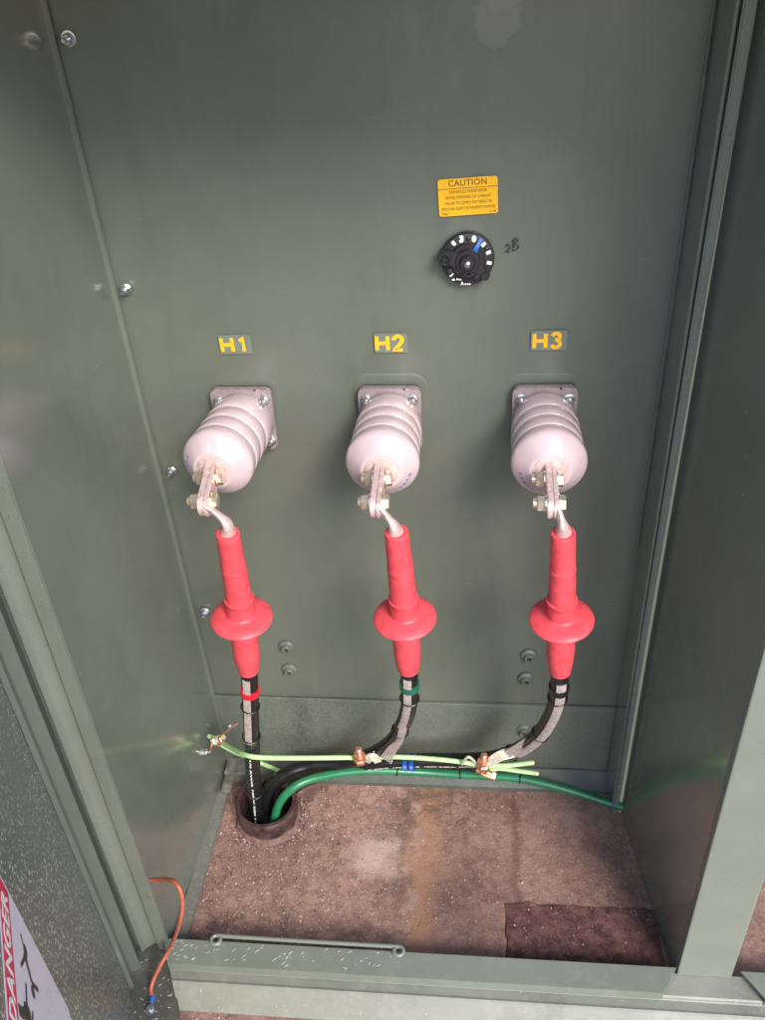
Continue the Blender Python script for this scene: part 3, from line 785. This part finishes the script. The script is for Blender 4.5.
    bsec('shed_collar', .445, .568, [(0, .0216), (.015, .0236), (.06, .0243), (.10, .0240), (.14, .0230), (.5, .0228), (1, .0230)])
    bsec('lower_sleeve', .566, 1.0, jit(fine([(0, .0196), (.10, .0200), (.16, .0212), (.20, .0222), (.36, .0226), (.38, .0232), (.41, .0228), (.7, .0222), (.86, .0204), (.95, .0186), (1, .0178)])))
    c, tt = along(Bs, .560); bm = NB()
    pr = [(-.0030, .0226), (-.0015, .0236), (.0, .0255), (.0008, .0290), (.0024, .038), (.0056, .0455), (.0080, .0488), (.0092, .0500), (.0106, .0502), (.0112, .0492), (.0088, .0455), (.0052, .038), (.0038, .0275), (.0038, .0205)]
    lathe(bm, c, tt, pr, 56); obj('rain_skirt', bm, 'red', t, smooth=True, auto=50)
    # black jacket
    P = path(cpts, 10)
    bm = NB(); tube(bm, P, CR, 22); jk = obj('jacket', bm, 'jacket', t, smooth=True)
    for q in tape_px:
        i = nearest(P, aty(*q)); bm = NB()
        a, b = P[max(i-1, 0)], P[min(i+1, len(P)-1)]; d = (b-a).normalized(); c = P[i]
        prs = [c+d*(k*.0032-.0072) for k in range(6)]
        tube(bm, prs, [CR+.0021, CR+.0024, CR+.0022, CR+.0025, CR+.0023, CR+.0021], 26); obj('phase_tape', bm, tape_mat, t, smooth=True)
    for (i0, i1, wd, n, N0, fan, lift, wr) in straps:
        if isinstance(i0, tuple): a, b = nearest(P, aty(*i0)), nearest(P, aty(*i1)); seg_ = P[a:b+1]
        else: seg_ = path(i1, 8)
        bm = NB(); strap(bm, seg_, CR if isinstance(i0, tuple) else 0, wd, n, V(N0), fan, wr, lift); obj('neutral_wires', bm, 'neutral', t, smooth=True)
    for q in ties:
        i = nearest(P, aty(*q)); d = (P[min(i+1, len(P)-1)]-P[max(i-1, 0)]).normalized(); bm = NB()
        ring(bm, P[i]+V((0, -.0019, .0004)), d+V((0, 0, .08)), CR+.0015, .0013); obj('cable_tie', bm, 'blacktape', t)
    return t, P
LG = [[(226, 522, -.268), (228, 535, -.262), (230, 548, -.258)], [(392, 523, -.27), (396, 534, -.266), (398, 546, -.26)], [(562, 523, -.27), (563.5, 534, -.266), (563.5, 546, -.26)]]
c1, P1 = phase(BX[0], [(248.5, 660, -.232), (250, 690, -.222), (251, 720, -.208), (252, 745, -.190), (253, 770, -.170), (256, 800, -.150), (258, 830, -.135), (258, 850, -.13)],
      [(227.5, 533, -.264), (239.5, 602, -.246), (248.5, 670, -.234)], 'redtape', [(250, 690, -.222)],
      'black cable in a red sheath with red tape, hanging from the left bushing H1',
      [((249, 676, -.23), (251.5, 738, -.197), .0135, 5, (-.12, -.9, .35), 1, 0, .0016)], [(250.6, 704, -.215), (251, 737, -.2), (255, 790, -.155)], LG[0])
c2, P2 = phase(BX[1], [(409, 655, -.236), (409.5, 690, -.222), (409, 705, -.205), (404, 722, -.172), (392, 741, -.130), (370, 755, -.098), (340, 763, -.080), (312, 766, -.080), (289, 773, -.094), (271, 788, -.110), (265, 822, -.122), (266, 850, -.125)],
      [(396.5, 532, -.268), (403.5, 601, -.250), (408.5, 669, -.234)], 'greentape', [(409.5, 685, -.225)],
      'black cable in a red sheath with green tape, hanging from the middle bushing H2',
      [((409.3, 676, -.23), (404, 722, -.172), .0135, 6, (-.15, -.9, .35), 1, 0, .0015),
       (0, [(403.5, 720, -.194), (402, 732, -.180), (398, 742, -.160), (391, 751, -.145), (386, 760, -.138)], .0135, 6, (-.1, -.75, .5), 2.1, .0, .0017)],
      [(409.3, 697, -.215), (405, 737, -.17)], LG[1])
c3, P3 = phase(BX[2], [(560, 660, -.236), (558.5, 690, -.225), (553, 712, -.200), (540, 733, -.165), (519, 749, -.120), (492, 758, -.085), (460, 760, -.066), (420, 760, -.060), (380, 762, -.062), (342, 768, -.062), (312, 777, -.068), (293, 788, -.088), (284, 808, -.104), (282, 845, -.112)],
      [(563.2, 533, -.268), (561.8, 602, -.250), (560, 671, -.234)], 'blacktape', [(558.5, 688, -.225)],
      'black cable in a red sheath with black tape, hanging from the right bushing H3',
      [((559.3, 678, -.23), (519, 749, -.12), .0165, 6, (.12, -.85, .45), 1, 0, .0017),
       (0, [(528, 741, -.152), (516, 749, -.138), (505, 755, -.125), (494, 760, -.115)], .0165, 6, (0, -.75, .6), .9, 0, .0017)],
      [(557.5, 697, -.22), (540, 733, -.165), (512, 754, -.11)], LG[2])
# white print along the lying cable
seg = P3[nearest(P3, aty(380, 762, -.062)):nearest(P3, aty(335, 768, -.066))]
def print_on(P, i0, i1, txt, size, parent, N0, flip=False):
    seg = P[i0:i1+1] if i0 < i1 else P[i1:i0+1][::-1]
    L = [0]
    for i in range(1, len(seg)): L.append(L[-1]+(seg[i]-seg[i-1]).length)
    b = text_bm(txt, size, .00008, .00018, align='LEFT'); mx = max(v.co.x for v in b.verts)
    for v in b.verts:
        p, t = along(seg, min(.999, max(0.001, v.co.x/mx))); nn = (N0-t*N0.dot(t)).normalized(); sd = nn.cross(t)
        a = v.co.y/CR; v.co = p+(nn*math.cos(a)+sd*math.sin(a))*(CR+.0004+v.co.z)
    obj('cable_print', b, 'white', parent)
print_on(P3, nearest(P3, aty(365, 764, -.063)), nearest(P3, aty(485, 759, -.08)), '1/0 AWG  15KV  EPR  100% INSUL  JACKETED', .0068, c3, V((0, -.93, -.35)))
print_on(P1, nearest(P1, aty(252, 750, -.18)), nearest(P1, aty(257, 825, -.137)), '1/0 AWG 15KV 220 MILS', .0042, c1, V((.0, -.95, .3)))

# ================================================================== GROUND WIRES
def wire(name, pts, r, mat, label, group=None, n=8, ends=None):
    P = path(pts, n); bm = NB(); tube(bm, P, r, 16); o = obj(name, bm, mat, None, smooth=True); tag(o, label, 'wire', group)
    if ends:
        for e in ends:
            p = P[0] if e == 0 else P[-1]; d = (P[0]-P[1]) if e == 0 else (P[-1]-P[-2])
            bm = NB(); tube(bm, [p-d.normalized()*.002, p+d.normalized()*.0012], r*.62, 12); obj('conductor', bm, 'copper', o)
    return o, P
_, PW = wire('ground_wire', [(209, 736, -.085), (218, 740, -.10), (230, 747.5, -.15), (246, 755, -.205), (262, 757.5, -.205), (300, 758, -.16), (350, 757.5, -.13), (400, 757, -.115), (445, 760, -.11), (480, 764.5, -.112), (505, 765.5, -.112), (534, 762.5, -.108)], .0050, 'limewire', 'long pale green wire running across the front of the black cables', 'pale green ground wires', ends=[1])
wire('ground_wire', [(213, 740, -.08), (235, 752, -.10), (256, 761, -.09), (268, 766, -.065), (283, 772, -.045), (300, 777, -.035), (316, 779, -.03)], .0048, 'limewire', 'short pale green wire dipping behind the black cables beside the left cable', 'pale green ground wires')
wire('ground_wire', [(486, 770, -.075), (500, 768.5, -.078), (515, 770.5, -.078), (538, 773.5, -.076)], .0050, 'limewire', 'stub of pale green wire clamped on top of the dark green cable', 'pale green ground wires', ends=[1])
gw, PG = wire('ground_cable', [(272, 850, -.158), (274, 825, -.158), (278, 806, -.156), (289, 791, -.146), (308, 780, -.125), (340, 773, -.092), (375, 770.5, -.066), (410, 771.5, -.050), (450, 774, -.044), (490, 776, -.046), (520, 778.5, -.050), (550, 785, -.058), (585, 795, -.070), (612, 804, -.082), (640, 811, -.098), (665, 814, -.11)], .0092, 'greenwire', 'thick dark green cable curving out of the pipe along the foot of the wall', n=8)
gw['category'] = 'cable'
for q, nm in (((394, 771, -.044), 0), ((458, 774, -.044), 1), ((520, 778, -.050), 2)):
    i = nearest(PG, aty(*q)); d = (PG[i+1]-PG[i-1]).normalized(); bm = NB(); ring(bm, PG[i]+V((0, 0, .0010)), d, .0106, .0013); obj('cable_tie', bm, 'blacktape', gw)
# blue tape wrapped round the lying cable and pale wire
i = nearest(P3, aty(410, 760, -.06)); bm = NB()
for dx in (-.009, .004):
    c = P3[i]+V((dx, -.010, .004)); pts = []
    for k in range(25):
        a = 2*PI*k/24; pts.append(c+V((.002*math.sin(a*2), math.cos(a)*.034-.016, math.sin(a)*.0165+.021-math.cos(a)*.020)))
    for sft in (-.0026, 0, .0026): tube(bm, [p+V((sft, 0, 0)) for p in pts], .0018, 6)
tag(obj('blue_tape', bm, 'bluetape', smooth=True), 'two turns of bright blue tape around the lying black cable and pale wire', 'tape')

# copper split-bolt connectors
def splitbolt(px, py, y, ax, label, sc=1.0, head='copper'):
    c = aty(px, py, y); ax = V(ax).normalized(); t = empty('split_bolt', tuple(c), label, 'connector', 'copper connectors on the pale green wires')
    u, w = frame(ax); bm = NB()
    hexa(bm, c-ax*.018*sc, ax, .0128*sc, .0105*sc, .2)
    lathe(bm, c, ax, [(-.0075*sc, .0095*sc), (-.002*sc, .0105*sc), (.003*sc, .0100*sc), (.005*sc, .0085*sc)], 18)
    for s_ in (-1, 1):
        tube(bm, [c+u*s_*.0085*sc-ax*.008*sc, c+u*s_*.0080*sc+ax*.006*sc, c+u*s_*.0058*sc+ax*.013*sc], [.0042*sc, .0040*sc, .0036*sc], 10)
    obj('body', bm, 'copper', t, smooth=True, auto=35)
    bm = NB()
    pr = []
    for k in range(7): pr += [(.006*sc+k*.0026*sc, .0068*sc), (.0073*sc+k*.0026*sc, .0060*sc)]
    pr += [(.0245*sc, .0066*sc), (.0262*sc, .0045*sc)]
    lathe(bm, c, ax, pr, 18); obj('threaded_stud', bm, 'copper', t, smooth=True, auto=35)
    return t
splitbolt(359.5, 756, -.142, (0, -.12, 1), 'upright copper connector on the pale wire left of the middle cable')
splitbolt(483.5, 762, -.126, (.04, -.12, 1), 'upright copper connector on the pale wire left of the right cable')
splitbolt(487, 773, -.082, (-.9, .1, .25), 'copper connector lying on top of the dark green cable', .95)
# pale tails of the neutral wires looped into the connectors
def tails(c0, w_, h_, label, n=6):
    bm = NB(); c = aty(*c0)
    for k in range(n):
        f = 1-k*.13; pts = [c+V((w_*f*math.cos(a), -.001*k, h_*f*math.sin(a))) for a in [PI*q/12 for q in range(13)]]
        tube(bm, pts, .0019, 6)
    tube(bm, [c+V((.003, 0, h_*.9)), c+V((.005, -.004, h_*1.5))], .0015, 6)
    tube(bm, [c+V((-w_*2.3, 0, .006)), c+V((-w_*2.9, -.002, .013)), c+V((-w_*2.5, -.002, .004))], .0028, 6)
    tag(obj('neutral_tails', bm, 'palewire', smooth=True), label, 'wire ends', 'bare pale wire ends at the connectors')
tails((372.5, 761, -.125), .0165, .022, 'pale bent wire ends right of the upright copper connector near the middle cable')
bm = NB(); strap(bm, path([(514, 752, -.125), (500, 756, -.128), (490, 762, -.13), (481, 765, -.13)], 8), 0, .021, 7, V((0, -.75, .6)), .6, .0018)
tube(bm, path([(462, 764, -.12), (468, 757, -.125), (474, 761, -.12), (478, 766, -.12)], 6), .003, 8)
tag(obj('neutral_tails', bm, 'palewire', smooth=True), 'pale flat wire ends spread between the upright connector and the right cable', 'wire ends', 'bare pale wire ends at the connectors')

# left ground stud connector with its thin bare leads
t = empty('ground_clamp', tuple(aty(218, 739, -.09)), 'small tarnished copper clamp gripping the end of the pale wire at the left panel', 'connector')
c = aty(218, 739.5, -.112); bm = NB(); axc = V((.8, -.1, .55))
hexa(bm, c-axc.normalized()*.012, axc, .010, .008); lathe(bm, c, axc, [(-.004, .0085), (.006, .0085), (.007, .0055), (.018, .0052)], 14); obj('body', bm, 'palewire', t, smooth=True, auto=30)
bm = NB(); hexa(bm, c+axc.normalized()*.009+V((0, -.003, 0)), axc, .0088, .007); tube(bm, [c+V((.002, -.009, -.008)), c+V((.012, -.010, .008))], .0036, 8); obj('nut', bm, 'copper', t)
bm = NB(); q = STUDL+V((.014, 0, 0))
tube(bm, spline([aty(238, 723, -.06), aty(228, 730, -.08), aty(219, 738, -.11), aty(212, 744, -.09), q+V((.004, -.004, .006))], 6), .0022, 8)
tag(obj('bare_lead', bm, 'copper', smooth=True), 'thin reddish bare lead from the left wall stud through the small clamp', 'wire')

# ================================================================== CONDUIT
cc = V((.137, -.133, 0)); t = empty('conduit', tuple(cc), 'dark purplish pipe stub rising from the pad with all cables entering it', 'pipe')
bm = NB(); RO = .0635
pr = [(.000, RO+.001), (.030, RO), (.032, RO+.003), (.049, RO+.003), (.052, RO+.001), (.052, RO-.007), (.048, RO-.009), (.0, RO-.0095)]
lathe(bm, cc, (0, 0, 1), pr, 56, cap=False); obj('pipe', bm, 'conduit', t, smooth=True, auto=35)
bm = NB(); lathe(bm, cc, (0, 0, 1), [(.002, RO-.0096), (.0025, .001)], 40, cap=False); obj('bore_shade', bm, 'gasket', t)  # black disc in the pipe stands in for the shade of the hole
bm = NB()
for k in range(72):
    a = 2*PI*k/72; 
pr = []
seg = 72; rings = []
for rr_, z_ in ((RO-.001, .012), (RO+.002, .011), (RO+.004, .007), (RO+.007, .002), (RO+.011, -.003)):
    rings.append([bm.verts.new(cc+V((math.cos(2*PI*k/seg)*(rr_+.005*noise.noise(V((math.cos(2*PI*k/seg)*3, math.sin(2*PI*k/seg)*3, rr_*20)))), math.sin(2*PI*k/seg)*(rr_+.005*noise.noise(V((math.cos(2*PI*k/seg)*3, math.sin(2*PI*k/seg)*3, rr_*20)))), z_+.005*noise.noise(V((math.cos(2*PI*k/seg)*5, math.sin(2*PI*k/seg)*5, rr_*90)))))) for k in range(seg)])
for i in range(4):
    for k in range(seg): bm.faces.new((rings[i][k], rings[i][(k+1) % seg], rings[i+1][(k+1) % seg], rings[i+1][k]))
obj('mortar_collar', bm, 'mortar', t, smooth=True)
for _ in range(14):
    a = random.uniform(-2.6, .6); r_ = random.uniform(.07, .085)
    pass

# ================================================================== TAP CHANGER DIAL
D0 = aty(467.5, 261, -.02); D0.y = 0; ND = V((0, -1, 0))
t = empty('tap_changer_dial', (D0.x, 0, D0.z), 'black round dial switch with white marks and a handle arm below the CAUTION sticker', 'dial')
def dp(r, a, y): return V((D0.x+r*math.cos(R(a)), -y, D0.z+r*math.sin(R(a))))
RD = .0392
bm = NB(); lathe(bm, D0, ND, [(.002, RD*.98), (.004, RD), (.012, RD), (.0145, RD*.97), (.0150, RD*.94)], 56)
for a, r_ in ((90, .0035), (32, .0035), (-60, .006), (215, .005)): lathe(bm, dp(RD*.80, a-2, 0), ND, [(.01, r_), (.0175, r_*.92), (.0178, r_*.8)], 16)
obj('dial_plate', bm, 'black', t, smooth=True)
bm = NB(); lathe(bm, D0, ND, [(.014, .0255), (.020, .0250), (.0215, .0235), (.0215, .0190), (.026, .0180), (.0275, .0165), (.0275, .0125), (.032, .0110), (.034, .0095), (.034, .0055)], 44); obj('hub', bm, 'black', t, smooth=True)
bm = NB(); lathe(bm, D0, ND, [(.033, .0050), (.038, .0048), (.0395, .0030), (.0397, .0012)], 20); obj('centre_screw', bm, 'steel', t, smooth=True)
bm = NB()
def bar(a0, a1, r0, r1, w0, w1, y0, y1):
    p0, p1 = dp(r0, a0, 0), dp(r1, a1, 0); d = (p1-p0).normalized(); n_ = V((-d.z, 0, d.x))
    prism(bm, [p0+n_*w0+V((0, -y0, 0)), p1+n_*w1+V((0, -y0, 0)), p1-n_*w1+V((0, -y0, 0)), p0-n_*w0+V((0, -y0, 0))], (0, -(y1-y0), 0))
bar(167, 167, .0, .036, .012, .009, .0155, .026); bar(-38, -38, .0, .032, .010, .0055, .0155, .024)
bmesh.ops.bevel(bm, geom=bm.edges[:], offset=.0012, segments=2, affect='EDGES')
lathe(bm, dp(.034, 169, 0), ND, [(.012, .0108), (.030, .0103), (.031, .0092), (.031, .0070), (.022, .0066)], 8)
hexa(bm, dp(.0345, -41, .012), ND, .0072, .014)
lathe(bm, dp(.0145, -88, 0), ND, [(.02, .0065), (.031, .006), (.031, .0040), (.026, .0038)], 14)
obj('handle_arm', bm, 'black', t)
bm = NB()
def mark(a, r, w, h, y=.0152):
    bm = NB(); c = dp(r, a, y); er = V((math.cos(R(a)), 0, math.sin(R(a)))); et = V((-er.z, 0, er.x)); prism(bm, [c+er*p_+et*q_ for p_, q_ in rrect(0, 0, w, h, .0007, 2)], (0, -.0006, 0)); obj('mark', bm, 'white', t)
for a in (128.5, 44, 19, -9): mark(a, .0322, .0072, .0050)
for a in (-39, -137): mark(a, .0322, .0070, .0028)
def glyph(ch, a, r, size, y=.0156, rot=0):
    bm = NB(); c = dp(r, a, y); join(bm, put(text_bm(ch, size, .0002, size*.075), c, (math.cos(R(rot)), 0, math.sin(R(rot))), (-math.sin(R(rot)), 0, math.cos(R(rot))))); obj('digit', bm, 'white', t)
glyph('3', 106, .0318, .0125); glyph('0', 73, .0318, .0115)
bm = NB()
# raised white lettering strokes at the foot of the dial
for k, (px, py, w_) in enumerate(((453.5, 279.6, .0045), (457.3, 279.2, .0022), (459.3, 279.4, .0022), (461, 279.6, .0016))):
    p = aty(px, py, -.0158); prism(bm, [p+V((a, 0, b)) for a, b in rrect(0, 0, w_, .0026, .0006, 2)], (0, -.0005, 0))
p = aty(462.3, 283.4, -.0158); join(bm, put(text_bm('A', .0062, .0002, .0004), p, (1, 0, .03), (-.03, 0, 1)))
for k in range(3):
    p = aty(465.6+2.1*k, 284, -.0158); prism(bm, [p+V((a, 0, b)) for a, b in rrect(0, 0, .0024, .0021, .0005, 2)], (0, -.0005, 0))
obj('lettering', bm, 'white', t)
bm = NB()
a0, a1 = aty(474.0, 252.5, -.0225), aty(481.5, 238.5, -.0165)
d = (a1-a0).normalized(); n_ = V((-d.z, 0, d.x)); hw = .0026
prism(bm, [a0-n_*hw, a1-n_*hw*1.1, a1+n_*hw*1.1, a0+n_*hw], (0, -.001, 0))
b0 = aty(471.8, 249.5, -.0225); prism(bm, [b0, b0+V((.0095, 0, .0016)), b0+V((.0072, 0, -.0078))], (0, -.0012, 0))
obj('pointer', bm, 'bluetape', t)

# ================================================================== LOOSE ROD, ORANGE LEAD
r0, r1 = atz(217, 935.5, .0535), atz(399, 946.5, .0535)
bm = NB(); n_ = 24; pts = [r0.lerp(r1, k/n_)+V((0, 0, -.0010*math.sin(PI*k/n_))) for k in range(n_+1)]
tube(bm, pts, .0038, 12)
for c, s_ in ((r0, -1), (r1, 1)):
    q = []
    for k in range(20):
        a = PI*1.62*k/19; q.append(c+V((s_*.0085*math.sin(a)*1.0, -.0085*(1-math.cos(a)) if s_ > 0 else -.0085*(1-math.cos(a)), .0005)))
    tube(bm, [c]+q[1:], .0036, 10)
tag(obj('hold_open_rod', bm, 'paint_frame_lit', smooth=True), 'thin green rod with hooked ends lying along the front sill', 'rod')
zp = lambda px, py, z: (px, py, atz(px, py, z).y)
ol, PO = wire('bonding_lead', [(150, 880, -.452), (163, 879.5, -.462), (173, 881, -.48), (180, 890, -.492), (182.5, 905, -.500), (179, 925, -.503), zp(171, 946, .085), zp(160, 966, .052), zp(153, 981, .034), zp(151, 990, .026), zp(152.5, 997, .022)], .0037, 'orange', 'looping orange lead between the cabinet frame and the foot of the open door')
cL = PO[-1]; bm = NB(); e1, e2 = V((.10, -.97, -.06)).normalized(), V((.97, .10, 0))
tube(bm, [cL, cL+e1*.012], [.0034, .0040], 12)
prism(bm, [cL+e1*a+e2*b for a, b in [(.010, .003)]+[(.022+.0085*math.cos(R(q)), -.0085*math.sin(R(q))) for q in range(-150, 151, 25)]+[(.010, -.003)]], (0, 0, -.0022))
hexa(bm, cL+e1*.022-V((0, 0, .001)), (0, -.1, 1), .0072, .0065); lathe(bm, cL+e1*.022-V((0, 0, .001)), (0, -.1, 1), [(.0065, .0036), (.014, .0034)], 10)
obj('ring_terminal', bm, 'steel', ol)
bm = NB(); tube(bm, [cL-e1*.001, cL+e1*.009], .0047, 12); obj('crimp_sleeve', bm, 'bluetape', ol)

# pale flecks and scrapings lying on the sill and floor flange
bm = NB()
for _ in range(95):
    k = random.random()
    if k < .62: x = .02+.42*random.random()**1.5; y, z = random.uniform(-.478, -.442), .0460; a = random.gauss(.65, .18); L_ = random.uniform(.0012, .0052)
    elif k < .75: x = random.uniform(.03, 1.0); y, z = random.uniform(-.505, -.486), .0255; a = random.gauss(.4, .5); L_ = random.uniform(.0005, .0022)
    else: x = random.uniform(.06, 1.0); y = random.uniform(-.54, -.512); z = .0225*(y+.5445)/.0345+.001; a = random.gauss(.5, .8); L_ = random.uniform(.0005, .0018)
    w_ = random.uniform(.0003, .0006)
    d = V((math.cos(a), math.sin(a), 0 if k < .75 else math.sin(a)*.62)); e_ = V((-math.sin(a), math.cos(a), 0))
    c = V((x, y, z)); P = [c-d*L_, c+e_*w_, c+d*L_, c-e_*w_]; prism(bm, P, (0, 0, .0005))
for _ in range(50):
    a = random.uniform(0, 3); c = V((random.uniform(-.05, .05), random.uniform(-.60, -.46), .0115)); d = V((math.cos(a), math.sin(a), 0)); e_ = V((-d.y, d.x, 0)); L_ = random.uniform(.0008, .004); w_ = .0005
    prism(bm, [c-d*L_, c+e_*w_, c+d*L_, c-e_*w_], (0, 0, .0005))
for _ in range(60):
    rock(bm, V((random.uniform(.012, .034), random.uniform(-.43, -.06), .0142)), random.uniform(.0005, .0012))
tag(obj('paint_flecks', bm, 'paintfleck'), 'pale flecks and scrapings lying along the green front sill', 'debris', kind='stuff')

# ================================================================== LIGHT
w = bpy.data.worlds.new('World'); bpy.context.scene.world = w; w.use_nodes = True
nt = w.node_tree; sky = nt.nodes.new('ShaderNodeTexSky'); sky.sky_type = 'NISHITA'; sky.sun_disc = False
SUN = V((.50, -.85, .74)).normalized()
sky.sun_elevation = math.asin(SUN.z); sky.sun_rotation = math.atan2(SUN.x, SUN.y)
sky.air_density = 1.0; sky.dust_density = 1.0
nt.links.new(sky.outputs[0], nt.nodes['Background'].inputs[0]); nt.nodes['Background'].inputs[1].default_value = .15
ld = bpy.data.lights.new('sun', 'SUN'); lo = bpy.data.objects.new('sun', ld); C.objects.link(lo)
ld.energy = 1.5; ld.angle = R(22); ld.color = (1, .92, .82); lo.rotation_euler = SUN.to_track_quat('Z', 'Y').to_euler(); lo.location = SUN*4
vs_ = bpy.context.scene.view_settings; vs_.view_transform = 'Standard'; vs_.look = 'None'; vs_.exposure = 1.36; vs_.gamma = 1
